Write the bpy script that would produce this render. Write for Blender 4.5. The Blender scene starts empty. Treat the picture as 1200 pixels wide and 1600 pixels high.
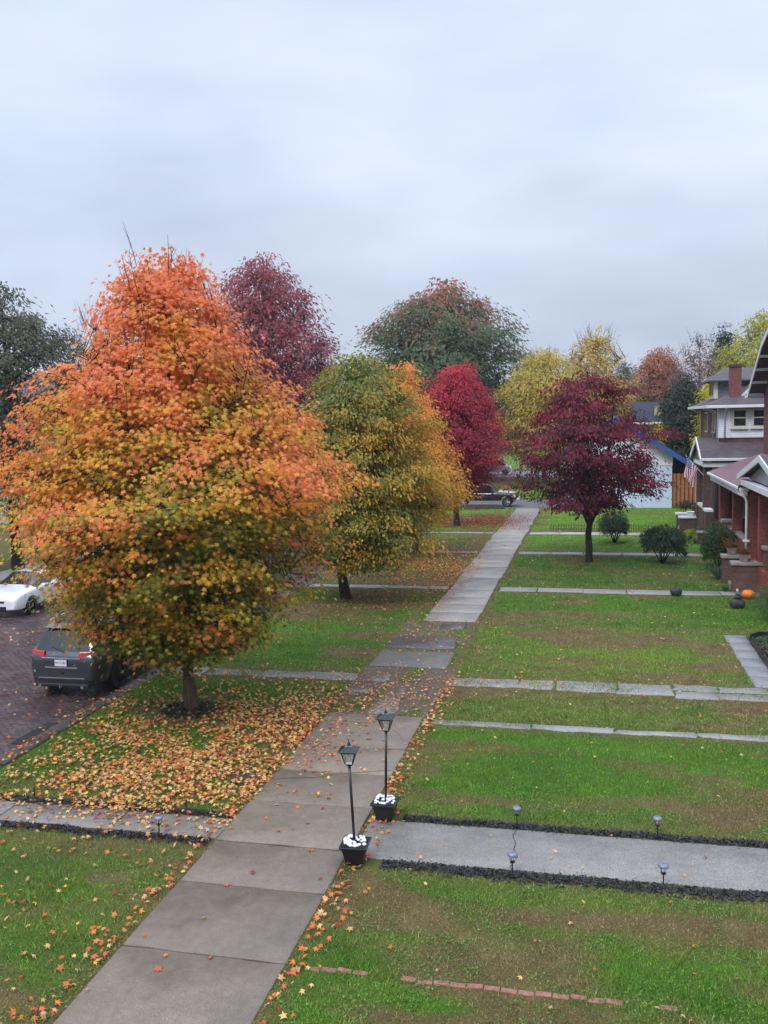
import bpy, bmesh, math
import numpy as np
from mathutils import Vector, Matrix
R_=math.radians
SC=bpy.context.scene
COL=SC.collection
rng=np.random.default_rng(7)

# ------------------------------------------------------------------ helpers
def nt(name):
    m=bpy.data.materials.new(name); m.use_nodes=True
    t=m.node_tree; t.nodes.clear()
    out=t.nodes.new('ShaderNodeOutputMaterial')
    return m,t,out
def N(t,ty,**kw):
    n=t.nodes.new(ty)
    for k,v in kw.items():
        if k.startswith('i_'):
            n.inputs[k[2:]].default_value=v
        else: setattr(n,k,v)
    return n
def L(t,a,b): t.links.new(a,b)
def ramp(t,fac,stops):
    r=N(t,'ShaderNodeValToRGB'); L(t,fac,r.inputs[0])
    e=r.color_ramp.elements
    while len(e)<len(stops): e.new(.5)
    for i,(p,c) in enumerate(stops):
        e[i].position=p; e[i].color=(c[0],c[1],c[2],1) if not isinstance(c,(int,float)) else (c,c,c,1)
    return r.outputs[0]
def mixc(t,fac,a,b,mode='MIX'):
    m=N(t,'ShaderNodeMix',data_type='RGBA',blend_type=mode)
    for s,v in ((m.inputs[0],fac),(m.inputs[6],a),(m.inputs[7],b)):
        if hasattr(v,'is_output'): L(t,v,s)
        elif isinstance(v,(int,float)): s.default_value=v
        else: s.default_value=(*v,1) if len(v)==3 else v
    return m.outputs[2]
def pos(t,scale=(1,1,1),obj=False):
    if obj: p=N(t,'ShaderNodeTexCoord').outputs['Object']
    else: p=N(t,'ShaderNodeNewGeometry').outputs['Position']
    mp=N(t,'ShaderNodeMapping'); mp.inputs['Scale'].default_value=scale
    L(t,p,mp.inputs[0]); return mp.outputs[0]
def noise(t,vec,sc,det=4,rough=.6,out='Fac'):
    n=N(t,'ShaderNodeTexNoise'); n.inputs['Scale'].default_value=sc
    n.inputs['Detail'].default_value=det; n.inputs['Roughness'].default_value=rough
    L(t,vec,n.inputs['Vector']); return n.outputs[out]
def bump(t,h,strength=.3,dist=.02):
    b=N(t,'ShaderNodeBump'); b.inputs['Strength'].default_value=strength
    b.inputs['Distance'].default_value=dist; L(t,h,b.inputs['Height']); return b.outputs[0]
def princ(t,out,col,rough=.6,metal=0,norm=None,spec=.5,coat=0,trans=0):
    p=N(t,'ShaderNodeBsdfPrincipled')
    if hasattr(col,'is_output'): L(t,col,p.inputs['Base Color'])
    else: p.inputs['Base Color'].default_value=(*col,1)
    if hasattr(rough,'is_output'): L(t,rough,p.inputs['Roughness'])
    else: p.inputs['Roughness'].default_value=rough
    p.inputs['Metallic'].default_value=metal
    p.inputs['Specular IOR Level'].default_value=spec
    p.inputs['Coat Weight'].default_value=coat
    p.inputs['Transmission Weight'].default_value=trans
    if norm is not None: L(t,norm,p.inputs['Normal'])
    L(t,p.outputs[0],out.inputs[0]); return p
def simple(name,col,rough=.6,metal=0,var=.15,sc=6,bmp=0,coat=0,spec=.5):
    m,t,o=nt(name)
    v=pos(t); n=noise(t,v,sc,5)
    c=mixc(t,1.0,col,ramp(t,n,[(.25,1-var),(.75,1+var*.6)]),'MULTIPLY')
    nb=bump(t,noise(t,v,sc*8,3),bmp,.01) if bmp else None
    princ(t,o,c,rough,metal,nb,spec,coat); return m
def attrmat(name,rough=.6,transl=.25,spec=.3):
    m,t,o=nt(name)
    a=N(t,'ShaderNodeAttribute',attribute_name='Col')
    p=princ(t,o,a.outputs[0],rough,0,None,spec)
    if transl>0:
        tr=N(t,'ShaderNodeBsdfTranslucent'); L(t,a.outputs[0],tr.inputs[0])
        mx=N(t,'ShaderNodeMixShader'); mx.inputs[0].default_value=transl
        L(t,p.outputs[0],mx.inputs[1]); L(t,tr.outputs[0],mx.inputs[2]); L(t,mx.outputs[0],o.inputs[0])
    return m
def boxuv(t):
    g=N(t,'ShaderNodeNewGeometry'); s=N(t,'ShaderNodeSeparateXYZ'); L(t,g.outputs['Position'],s.inputs[0])
    sn=N(t,'ShaderNodeSeparateXYZ'); L(t,g.outputs['True Normal'],sn.inputs[0])
    ab=N(t,'ShaderNodeMath',operation='ABSOLUTE'); L(t,sn.outputs[0],ab.inputs[0])
    gt=N(t,'ShaderNodeMath',operation='GREATER_THAN'); L(t,ab.outputs[0],gt.inputs[0]); gt.inputs[1].default_value=.6
    mx=N(t,'ShaderNodeMix',data_type='FLOAT'); L(t,gt.outputs[0],mx.inputs[0]); L(t,s.outputs[0],mx.inputs[2]); L(t,s.outputs[1],mx.inputs[3])
    cb=N(t,'ShaderNodeCombineXYZ'); L(t,mx.outputs[0],cb.inputs[0]); L(t,s.outputs[2],cb.inputs[1])
    return cb.outputs[0]
def brickmat(name,c1,c2,mortar,w=.21,h=.075,rough=.8,ms=.008,flat=False,bs=.5,stain=.35):
    m,t,o=nt(name)
    v=pos(t) if flat else boxuv(t)
    if flat:
        w1=noise(t,v,.35,2); wv=N(t,'ShaderNodeVectorMath',operation='ADD')
        wc=noise(t,v,.5,2,out='Color'); ws=N(t,'ShaderNodeVectorMath',operation='SCALE'); L(t,wc,ws.inputs[0]); ws.inputs['Scale'].default_value=.22
        L(t,v,wv.inputs[0]); L(t,ws.outputs[0],wv.inputs[1]); v=wv.outputs[0]
    b=N(t,'ShaderNodeTexBrick'); L(t,v,b.inputs['Vector']); b.inputs['Scale'].default_value=1
    b.inputs['Brick Width'].default_value=w; b.inputs['Row Height'].default_value=h
    b.inputs['Mortar Size'].default_value=ms; b.inputs['Mortar Smooth'].default_value=.3
    b.inputs['Color1'].default_value=(*c1,1); b.inputs['Color2'].default_value=(*c2,1); b.inputs['Mortar'].default_value=(*mortar,1)
    n=noise(t,pos(t),1.3,5)
    c=mixc(t,1.0,b.outputs['Color'],ramp(t,n,[(.3,1-stain),(.7,1+stain*.5)]),'MULTIPLY')
    n2=noise(t,pos(t),9,3)
    c=mixc(t,1.0,c,ramp(t,n2,[(.3,.75),(.7,1.25)]),'MULTIPLY')
    inv=N(t,'ShaderNodeMath',operation='SUBTRACT'); inv.inputs[0].default_value=1; L(t,b.outputs['Fac'],inv.inputs[1])
    ad=N(t,'ShaderNodeMath',operation='MULTIPLY_ADD'); L(t,n2,ad.inputs[0]); ad.inputs[1].default_value=.6; L(t,inv.outputs[0],ad.inputs[2])
    rr=rough
    if flat: rr=ramp(t,noise(t,pos(t),.8,4),[(.3,rough-.12),(.7,rough+.2)])
    princ(t,o,c,rr,0,bump(t,ad.outputs[0],bs,.012)); return m
def sidingmat(name,col,pitch=.12):
    m,t,o=nt(name)
    g=N(t,'ShaderNodeNewGeometry'); s=N(t,'ShaderNodeSeparateXYZ'); L(t,g.outputs['Position'],s.inputs[0])
    d=N(t,'ShaderNodeMath',operation='DIVIDE'); L(t,s.outputs[2],d.inputs[0]); d.inputs[1].default_value=pitch
    f=N(t,'ShaderNodeMath',operation='FRACT'); L(t,d.outputs[0],f.inputs[0])
    h=ramp(t,f.outputs[0],[(0,0.0),(.12,1.0),(1,.25)])
    n=noise(t,pos(t),2,4)
    c=mixc(t,1.0,col,ramp(t,n,[(.3,.88),(.7,1.05)]),'MULTIPLY')
    princ(t,o,c,.5,0,bump(t,h,1.0,.03)); return m
def shinglemat(name,col,rough=.75,row=.16,metalseam=0):
    m,t,o=nt(name)
    v=boxuv(t) if False else pos(t)
    b=N(t,'ShaderNodeTexBrick'); L(t,v,b.inputs['Vector']); b.inputs['Scale'].default_value=1
    b.inputs['Brick Width'].default_value=.33; b.inputs['Row Height'].default_value=row; b.inputs['Mortar Size'].default_value=.006
    a=[x*1.15 for x in col]; d=[x*.8 for x in col]
    b.inputs['Color1'].default_value=(*a,1); b.inputs['Color2'].default_value=(*d,1); b.inputs['Mortar'].default_value=(*[x*.4 for x in col],1)
    n=noise(t,v,1.1,5)
    c=mixc(t,1.0,b.outputs[0],ramp(t,n,[(.3,.75),(.7,1.2)]),'MULTIPLY')
    princ(t,o,c,rough,0,bump(t,noise(t,v,40,2),.3,.01)); return m

# mesh from arrays ----------------------------------------------------
def np_mesh(name,V,F,col=None,smooth=False,mats=()):
    V=np.ascontiguousarray(V,dtype=np.float32); F=np.ascontiguousarray(F,dtype=np.int32)
    me=bpy.data.meshes.new(name); k=F.shape[1]
    me.vertices.add(len(V)); me.vertices.foreach_set('co',V.ravel())
    me.loops.add(F.size); me.loops.foreach_set('vertex_index',F.ravel())
    me.polygons.add(len(F)); me.polygons.foreach_set('loop_start',np.arange(0,F.size,k,dtype=np.int32))
    try: me.polygons.foreach_set('loop_total',np.full(len(F),k,dtype=np.int32))
    except Exception: pass
    me.update(calc_edges=True)
    if smooth: me.polygons.foreach_set('use_smooth',np.ones(len(F),dtype=bool))
    if col is not None:
        a=me.color_attributes.new('Col','FLOAT_COLOR','POINT')
        c=np.ones((len(V),4),dtype=np.float32); c[:,:3]=col; a.data.foreach_set('color',c.ravel())
    for m in mats: me.materials.append(m)
    return me
def link(name,me,parent=None,loc=None):
    o=bpy.data.objects.new(name,me); COL.objects.link(o)
    if parent is not None: o.parent=parent
    if loc is not None: o.location=loc
    return o
def tag(o,label=None,cat=None,group=None,kind=None):
    if label: o['label']=label
    if cat: o['category']=cat
    if group: o['group']=group
    if kind: o['kind']=kind
    return o
def thing(name,label,cat,loc=(0,0,0),rz=0,group=None):
    o=bpy.data.objects.new(name,None); COL.objects.link(o); o.location=loc; o.rotation_euler=(0,0,rz)
    o.empty_display_size=.3
    return tag(o,label,cat,group)
def copy_tree(o,parent=None):
    c=o.copy(); COL.objects.link(c)
    if parent is not None: c.parent=parent
    for ch in list(o.children): copy_tree(ch,c)
    return c

class MB:
    def __init__(s): s.v=[]; s.f=[]; s.sm=False
    def add(s,vs,fs):
        b=len(s.v); s.v+= [tuple(map(float,p)) for p in vs]; s.f+=[tuple(i+b for i in f) for f in fs]; return s
    def box(s,x0,x1,y0,y1,z0,z1):
        v=[(x,y,z) for z in (z0,z1) for y in (y0,y1) for x in (x0,x1)]
        return s.add(v,[(0,2,3,1),(4,5,7,6),(0,1,5,4),(1,3,7,5),(3,2,6,7),(2,0,4,6)])
    def frustum(s,c,a,b,z0,z1):   # a=(hx,hy) bottom, b top half sizes
        v=[(c[0]+sx*h[0],c[1]+sy*h[1],z) for h,z in ((a,z0),(b,z1)) for sx,sy in ((-1,-1),(1,-1),(1,1),(-1,1))]
        return s.add(v,[(3,2,1,0),(4,5,6,7),(0,1,5,4),(1,2,6,5),(2,3,7,6),(3,0,4,7)])
    def hexa(s,p):   # 8 points bottom4 top4
        return s.add(p,[(3,2,1,0),(4,5,6,7),(0,1,5,4),(1,2,6,5),(2,3,7,6),(3,0,4,7)])
    def prism(s,poly,axis,a,b):
        n=len(poly)
        def mk(u,v,w): return {'x':(w,u,v),'y':(u,w,v),'z':(u,v,w)}[axis]
        vs=[mk(u,v,a) for u,v in poly]+[mk(u,v,b) for u,v in poly]
        fs=[tuple(range(n))[::-1],tuple(range(n,2*n))]+[(i,(i+1)%n,(i+1)%n+n,i+n) for i in range(n)]
        return s.add(vs,fs)
    def tube(s,pts,r,n=8,cap=True):
        pts=[Vector(p) for p in pts]; rs=r if hasattr(r,'__len__') else [r]*len(pts)
        rings=[]; up=Vector((0,0,1))
        prev=None
        for i,p in enumerate(pts):
            d=(pts[min(i+1,len(pts)-1)]-pts[max(i-1,0)]).normalized()
            a=d.cross(up)
            if a.length<.05: a=d.cross(Vector((1,0,0)))
            if prev is not None and (prev-d*prev.dot(d)).length>.1: a=(prev-d*prev.dot(d))
            a.normalize(); prev=a; b=d.cross(a)
            rings.append([p+(a*math.cos(t)+b*math.sin(t))*rs[i] for t in [2*math.pi*k/n for k in range(n)]])
        vs=[q for g in rings for q in g]; fs=[]
        for i in range(len(rings)-1):
            for k in range(n):
                fs.append((i*n+k,i*n+(k+1)%n,(i+1)*n+(k+1)%n,(i+1)*n+k))
        if cap: fs.append(tuple(range(n))[::-1]); fs.append(tuple((len(rings)-1)*n+k for k in range(n)))
        return s.add(vs,fs)
    def lathe(s,prof,n=24,c=(0,0,0),axis='z'):
        vs=[];fs=[]
        for r,z in prof:
            for k in range(n):
                t=2*math.pi*k/n; x,y=r*math.cos(t),r*math.sin(t)
                if axis=='z': vs.append((c[0]+x,c[1]+y,c[2]+z))
                else: vs.append((c[0]+z,c[1]+x,c[2]+y))
        for i in range(len(prof)-1):
            for k in range(n): fs.append((i*n+k,i*n+(k+1)%n,(i+1)*n+(k+1)%n,(i+1)*n+k))
        fs.append(tuple(range(n))[::-1]); fs.append(tuple((len(prof)-1)*n+k for k in range(n)))
        return s.add(vs,fs)
    def blob(s,c,r,seg=10,nz=.15,seed=0):
        rg=np.random.default_rng(seed); vs=[];fs=[]; m=seg//2+1
        for i in range(m):
            ph=math.pi*i/(m-1)
            for k in range(seg):
                t=2*math.pi*k/seg; q=1+nz*(rg.random()*2-1)
                vs.append((c[0]+r[0]*q*math.sin(ph)*math.cos(t),c[1]+r[1]*q*math.sin(ph)*math.sin(t),c[2]+r[2]*q*math.cos(ph)))
        for i in range(m-1):
            for k in range(seg): fs.append((i*seg+k,(i+1)*seg+k,(i+1)*seg+(k+1)%seg,i*seg+(k+1)%seg))
        return s.add(vs,fs)
    def build(s,name,mat,parent=None,sub=(0,0,0),bev=0,smooth=False,loc=None,subsurf=0):
        me=bpy.data.meshes.new(name); me.from_pydata([(a-sub[0],b-sub[1],c-sub[2]) for a,b,c in s.v],[],s.f)
        bm=bmesh.new(); bm.from_mesh(me); bmesh.ops.recalc_face_normals(bm,faces=bm.faces); bm.to_mesh(me); bm.free()
        if mat: me.materials.append(mat)
        if smooth: me.polygons.foreach_set('use_smooth',np.ones(len(me.polygons),dtype=bool))
        o=link(name,me,parent,loc)
        if bev:
            b=o.modifiers.new('b','BEVEL'); b.width=bev; b.segments=2; b.limit_method='ANGLE'
        if subsurf:
            b=o.modifiers.new('s','SUBSURF'); b.levels=b.render_levels=subsurf
        return o

# numpy value noise -----------------------------------------------------
_lat=np.random.default_rng(99).random((256,256))
def vnoise(x,y,oct=4,seed=0):
    r=np.zeros_like(x,dtype=float); a=1.;tot=0
    for o in range(oct):
        xs=x*2**o+seed*17.3+o*5.1; ys=y*2**o+seed*7.7+o*9.3
        xi=np.floor(xs).astype(int); yi=np.floor(ys).astype(int); fx=xs-xi; fy=ys-yi
        fx=fx*fx*(3-2*fx); fy=fy*fy*(3-2*fy)
        g=lambda i,j:_lat[i%256,j%256]
        r+=a*((g(xi,yi)*(1-fx)+g(xi+1,yi)*fx)*(1-fy)+(g(xi,yi+1)*(1-fx)+g(xi+1,yi+1)*fx)*fy)
        tot+=a; a*=.5
    return r/tot
sm=lambda a,b,x: np.clip((x-a)/(b-a),0,1)**2*(3-2*np.clip((x-a)/(b-a),0,1))

# ------------------------------------------------------------------ camera, light, sky
cam=bpy.data.cameras.new('camera'); co=bpy.data.objects.new('camera',cam); COL.objects.link(co)
yaw=R_(12.75); pitch=-math.atan(143.4/1450); roll=.02
f=Vector((-math.sin(yaw)*math.cos(pitch),math.cos(yaw)*math.cos(pitch),math.sin(pitch)))
r=Vector((math.cos(yaw),math.sin(yaw),0)); u=r.cross(f)
r2=r*math.cos(roll)-u*math.sin(roll); u2=u*math.cos(roll)+r*math.sin(roll)
M=Matrix((r2,u2,-f)).transposed().to_4x4(); M.translation=Vector((0,0,7.1))
co.matrix_world=M
cam.sensor_fit='VERTICAL'; cam.sensor_height=36; cam.sensor_width=27; cam.lens=36*1450/1600
cam.clip_start=.1; cam.clip_end=3000
SC.camera=co
SC.view_settings.view_transform='Standard'; SC.view_settings.look='None'
SC.view_settings.exposure=.38; SC.view_settings.gamma=1
SC.render.resolution_x=768; SC.render.resolution_y=1024

SUN_EL,SUN_AZ=50,200   # soft overcast sun, high, from behind the camera's left
w=bpy.data.worlds.new('World'); SC.world=w; w.use_nodes=True; t=w.node_tree; t.nodes.clear()
out=t.nodes.new('ShaderNodeOutputWorld'); bg=t.nodes.new('ShaderNodeBackground'); L(t,bg.outputs[0],out.inputs[0])
sky=N(t,'ShaderNodeTexSky',sky_type='NISHITA',sun_disc=False,sun_elevation=R_(SUN_EL),sun_rotation=R_(SUN_AZ))
tc=N(t,'ShaderNodeTexCoord'); sp=N(t,'ShaderNodeSeparateXYZ'); L(t,tc.outputs['Generated'],sp.inputs[0])
mp=N(t,'ShaderNodeMapping'); mp.inputs['Scale'].default_value=(1.5,1.5,5.0); mp.inputs['Rotation'].default_value=(0,R_(8),0); L(t,tc.outputs['Generated'],mp.inputs[0])
n1=noise(t,mp.outputs[0],1.5,4,.5)
mp2=N(t,'ShaderNodeMapping'); mp2.inputs['Scale'].default_value=(1,1,2.6); mp2.inputs['Location'].default_value=(3,1,2); L(t,tc.outputs['Generated'],mp2.inputs[0])
n2=noise(t,mp2.outputs[0],1.9,3,.5)
cl=ramp(t,n1,[(.3,(4.9,5.6,7.1)),(.5,(5.9,6.65,8.15)),(.7,(6.8,7.45,8.75))])
cl=mixc(t,1.0,cl,ramp(t,n2,[(.33,.80),(.5,.97),(.68,1.06)]),'MULTIPLY')
# overcast skies brighten towards the zenith (about three times the horizon)
g=ramp(t,sp.outputs[2],[(0,.90),(.08,.92),(.22,1.0),(.42,1.0),(.62,1.8),(1,3.0)])
cl=mixc(t,1.0,cl,g,'MULTIPLY')
c=mixc(t,.92,sky.outputs[0],cl)
L(t,c,bg.inputs[0]); bg.inputs[1].default_value=.1
sl=bpy.data.lights.new('sun','SUN'); sl.energy=1.2; sl.angle=R_(18); sl.color=(1,.97,.92)
so=bpy.data.objects.new('sun',sl); COL.objects.link(so)
az=R_(SUN_AZ); d=Vector((math.sin(az)*math.cos(R_(SUN_EL)),math.cos(az)*math.cos(R_(SUN_EL)),math.sin(R_(SUN_EL))))
so.rotation_euler=d.to_track_quat('Z','Y').to_euler(); so.location=(0,0,60)

# ------------------------------------------------------------------ layout of the lot (metres; Y runs along the sidewalk)
KX=-12.05; SX=-12.5; FX=-23.5; SZ=-.13     # lawn edge, street edge, far street edge, street level
def paved(x,y,pad=0.):
    m=np.zeros(x.shape,bool)
    def rc(a,b,c,d): return (x>a-pad)&(x<b+pad)&(y>c-pad)&(y<d+pad)
    m|=rc(-6.28,-3.93,0,21.2)|rc(-6.35,-4.1,25.6,27.5)|rc(-6.3,-4.2,27.8,29.5)|rc(-5.1,-4.2,30.6,31.5)|rc(-5.85,-3.98,31.8,76)
    m|=rc(-3.9,14,14.03,15.52)|rc(-12.05,-6.2,14.25,15.05)
    m|=rc(-3.9,9,37.75,38.6)|rc(-3.9,5.6,48.3,49.1)|rc(-3.9,5.2,56.6,57.7)
    m|=rc(-12.05,-5.8,37.9,38.5)|rc(-12.05,-5.8,48.4,49.0)|rc(-12.05,-5.8,56.9,57.5)
    m|=rc(4.15,4.85,25,30.9)
    m|=(x<KX)&(x>FX-.5)&(y<120)
    m|=rc(-60,6,73.0,82)&(x<-1.8)
    return m
def houses(x,y):
    return ((x>6.3)&(y>30)&(y<52))|((x>5.9)&(y>52)&(y<64))|((x>-2)&(x<6)&(y>73.5)&(y<84))|((x>4.75)&(y>24.9)&(y<30.9))
def dirt(x,y):    # worn, leaf-strewn soil where the old walk has gone
    q=((x>-6.4)&(x<-3.8)&(y>21.1)&(y<25.7))*1.0+((x>-6.4)&(x<-3.9)&(y>27.4)&(y<31.9))*.8
    return np.clip(q*sm(.3,.6,vnoise(x*1.3,y*.8,3,5)+.12),0,1)
def brown(x,y):
    b=vnoise(x*.35,y*.9,4,1)
    b=sm(.43,.66,b)*.92
    ys=[13.8,15.75,20.8,23.9,25.0,31.5,37.6,38.7,48.2,49.2,56.5,57.8]
    e=np.zeros_like(b)
    for yy in ys: e=np.maximum(e,np.exp(-np.abs(y-yy)/.35)*.75)
    for xx in (-6.3,-3.9): e=np.maximum(e,np.exp(-np.abs(x-xx)/.22)*.8)
    e*=.6+.8*vnoise(x*1.1,y*1.1,3,8)
    b=np.maximum(b,e)
    b=b+.30*((x>-3.9)&(y>21.2)&(y<23.9))+.12*((x>-3.9)&(y>25)&(y<31))+.25*((x<-6)&(y>39)&(y<58))+.18*((x<-6)&(y<13.7))
    b-= .75*np.exp(-((x-1.9)**2/2.2+(y-11.9)**2/.35))+.6*np.exp(-((x+1.)**2/5+(y-18.2)**2/3))+.35*((x>0)&(y>33)&(y<37.6))+.35*((x>-3.9)&(y>38.7)&(y<48))+.6*((x>-3.5)&(y>50)&(y<56))+.5*((x>-3)&(y>60))
    b+= .6*np.exp(-((x-1.0)**2/6+(y-12.9)**2/.12))+.45*np.exp(-((x-2.5)**2/3+(y-16.4)**2/.3))
    return np.clip(b,0,1)
def lawn(x,y):
    b=brown(x,y)[:,None]
    g=vnoise(x*.8,y*1.4,4,3)[:,None]
    grn=np.array([.060,.165,.016])*(1-g)+np.array([.135,.270,.022])*g
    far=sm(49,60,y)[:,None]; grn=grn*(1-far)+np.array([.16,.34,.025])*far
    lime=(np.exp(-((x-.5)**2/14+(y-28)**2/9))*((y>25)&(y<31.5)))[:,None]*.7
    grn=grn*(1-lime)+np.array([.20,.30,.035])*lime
    dk=((y>39)&(y<48)&(x>-4))[:,None]*.45+((y>31)&(y<37.6)&(x<-1))[:,None]*.25  # darker turf; second band paints in the shade under the street tree
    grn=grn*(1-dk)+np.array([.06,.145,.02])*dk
    br=np.array([.205,.15,.06])*(.7+.6*vnoise(x*3,y*3,3,4)[:,None])
    return (grn*(1-b)+br*b)*1.1

# ground: one sheet, fine under the lawns, coarse out to the horizon, dipping at the street
xs=np.unique(np.concatenate([np.array([-2500,-1200,-500,-200,-100,-70,-50,-40,-32,-28,-26,-24.5]),[FX-.35,FX-.30,FX,-20,-16,SX,SX+.02,KX-.30,KX-.28],np.arange(-12.0,9.0,.1),np.arange(9,30,1.),np.array([35,50,80,150,300,700,1500,2500])]))
ys=np.unique(np.concatenate([np.array([-900,-300,-100,-40,-15,-5,0,4,7]),np.arange(8,34,.1),np.arange(34,62,.2),np.arange(62,90,.6),np.array([95,100,110,125,150,200,300,500,900,1600,2800])]))
Xg,Yg=np.meshgrid(xs,ys); x=Xg.ravel(); y=Yg.ravel()
z=(vnoise(x*.5,y*.5,3,2)-.5)*.03*(~paved(x,y,.1))
z=np.where((x<KX-.29)&(x>FX-.34),SZ-.02,z)
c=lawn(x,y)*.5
pv=paved(x,y)[:,None]; c=np.where(pv,np.array([.055,.045,.032]),c)
dd=dirt(x,y)[:,None]; c=c*(1-dd)+np.array([.13,.10,.075])*dd
nx=len(xs); ny=len(ys); ii=(np.arange(ny-1)[:,None]*nx+np.arange(nx-1)[None,:]).ravel()
F=np.stack([ii,ii+1,ii+nx+1,ii+nx],1)
m,t,o=nt('soil_and_turf'); a=N(t,'ShaderNodeAttribute',attribute_name='Col')
v=pos(t); n=noise(t,v,28,5,.75)
princ(t,o,mixc(t,1.0,a.outputs[0],ramp(t,n,[(.3,.5),(.7,1.45)]),'MULTIPLY'),.9,0,bump(t,n,.8,.03),.2)
tag(link('ground',np_mesh('ground',np.stack([x,y,z],1),F,c,mats=[m])),kind='structure')

# street and kerbs
pm=brickmat('street_brick',(.060,.042,.048),(.155,.092,.088),(.010,.009,.011),w=.24,h=.115,rough=.30,ms=.018,flat=True,bs=.8,stain=.45)
xr=np.linspace(FX,SX,45); yr=np.concatenate([np.arange(2,60,.3),np.arange(60,111.5,3.)]); A,B=np.meshgrid(xr,yr); x=A.ravel();y=B.ravel()
zz=SZ+.004+.03*(1-((x-(FX+SX)/2)/5.5)**2)+(vnoise(x*.6,y*.6,2,6)-.5)*.03
n_=len(xr); ii=(np.arange(len(yr)-1)[:,None]*n_+np.arange(n_-1)[None,:]).ravel()
tag(link('brick_street',np_mesh('brick_street',np.stack([x,y,zz],1),np.stack([ii,ii+1,ii+n_+1,ii+n_],1),mats=[pm],smooth=True)),kind='structure')
def concmat(name,base,rough=.5,speck=.25,wet=.12,sc=90):
    m,t,o=nt(name); a=N(t,'ShaderNodeAttribute',attribute_name='Col'); v=pos(t)
    n1=noise(t,v,1.1,5,.6); n2=noise(t,v,sc,3,.8); n3=noise(t,v,7,6,.75)
    c=mixc(t,1.0,a.outputs[0],ramp(t,n1,[(.3,.80),(.7,1.10)]),'MULTIPLY')
    c=mixc(t,1.0,c,ramp(t,n2,[(.35,1-speck),(.62,1+speck*.5),(.8,1+speck*2)]),'MULTIPLY')
    c=mixc(t,1.0,c,ramp(t,n3,[(.35,.84),(.65,1.1)]),'MULTIPLY')
    princ(t,o,c,ramp(t,n1,[(.3,rough-wet),(.7,rough+wet)]),0,bump(t,mixc(t,.5,n2,n3),.35,.006)); return m
conc=concmat('weathered_concrete',None,.52,.38,.12,70)
def slabs(name,rects,cols,top=.03,seed=1,rag=.012,mat=conc,label=None):
    rg=np.random.default_rng(seed); V=[];Fc=[];C=[]
    for (x0,x1,y0,y1),cc in zip(rects,cols):
        k=max(2,int((x1-x0)/.35)); j=max(2,int((y1-y0)/.35)); e=.012
        ring=[(x0+(x1-x0)*i/k,y0) for i in range(k)]+[(x1,y0+(y1-y0)*i/j) for i in range(j)]+[(x1-(x1-x0)*i/k,y1) for i in range(k)]+[(x0,y1-(y1-y0)*i/j) for i in range(j)]
        ring=np.array(ring)+rg.normal(0,rag,(len(ring),2)); cx,cy=(x0+x1)/2,(y0+y1)/2
        tz=top+rg.normal(0,.005); tx,ty=rg.normal(0,.002,2); n=len(ring); b=len(V)
        for s,zz in ((1,-.03),(1,-.012),(0,0)):
            for px,py in ring:
                q=np.array([px,py])
                if not s: q=q+np.sign([cx-px,cy-py])*e
                V.append((q[0],q[1],tz+zz+tx*(q[0]-cx)+ty*(q[1]-cy)))
        V.append((cx,cy,tz))
        for l in range(2):
            for i in range(n): Fc+= [(b+l*n+i,b+l*n+(i+1)%n,b+(l+1)*n+(i+1)%n),(b+l*n+i,b+(l+1)*n+(i+1)%n,b+(l+1)*n+i)]
        for i in range(n): Fc.append((b+2*n+i,b+2*n+(i+1)%n,b+3*n))
        C+= [cc]*(3*n+1)
    o=link(name,np_mesh(name,np.array(V),np.array(Fc),np.array(C),mats=[mat])); return tag(o,kind='structure')
rg=np.random.default_rng(3)
yy=[3.9,5.6,7.4,9.15,10.95,12.78,14.2,15.9,17.5,19.0,21.2]; rc=[];cc=[]
for a,b in zip(yy[:-1],yy[1:]):
    rc.append((-6.28,-3.93,a+.012,b-.012)); q=rg.uniform(.85,1.12)*(1.0 if b<14.5 else 1.12); cc.append((.200*q,.160*q,.122*q))
rc.append((-6.35,-4.08,25.62,27.45)); cc.append((.145,.135,.115))
y0=31.8
while y0<72.5:
    l=rg.choice([1.25,1.5,1.5,1.8]); q=rg.uniform(.82,1.15)
    rc.append((-5.85+rg.normal(0,.03),-3.98+rg.normal(0,.03),y0+.02,min(y0+l,73)-.02)); cc.append((.285*q,.262*q,.24*q)); y0+=l
slabs('sidewalk',rc,cc,rag=.006)
agg=concmat('dark_aggregate',None,.4,.5,.1,45)
slabs('asphalt_patches',[(-6.3,-4.2,27.8,29.5),(-5.1,-4.25,30.6,31.5),(-6.25,-5.75,23.0,23.55),(-5.35,-4.75,21.35,24.0),(-6.1,-5.5,24.15,24.8)],[(.095,.088,.09)]*2+[(.14,.135,.135)]+[(.17,.15,.135)]*2,top=.02,seed=4,rag=.05,mat=agg)
rc=[];cc=[]
x0=-3.86
for l in (14.0,): rc.append((x0+.01,x0+l-.01,14.04,15.5)); cc.append((.235,.22,.20)); x0+=l
slabs('front_path',rc,cc,seed=6,rag=.006,mat=concmat('exposed_aggregate',None,.55,.5,.08,42))
slabs('kerb_path',[(-12.04,-10.62,14.27,15.04),(-10.6,-8.35,14.27,15.04),(-8.33,-6.3,14.27,15.04)],[(.26,.25,.24),(.22,.20,.18),(.19,.17,.145)],seed=7)
fl=[];fc=[]
rg=np.random.default_rng(11)
def row(x0,x1,y0,y1,lo,hi,col,drop=.1):
    a=x0
    while a<x1:
        l=rg.uniform(lo,hi)
        if rg.random()>drop:
            q=rg.uniform(.85,1.15); dy=rg.normal(0,.03,2); fl.append((a+.012,min(a+l,x1)-.012,y0+dy[0],y1+dy[1])); fc.append(tuple(c*q for c in col))
        a+=l
row(-12.0,-6.4,24.05,24.75,1.1,1.7,(.20,.18,.165),0)
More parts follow.
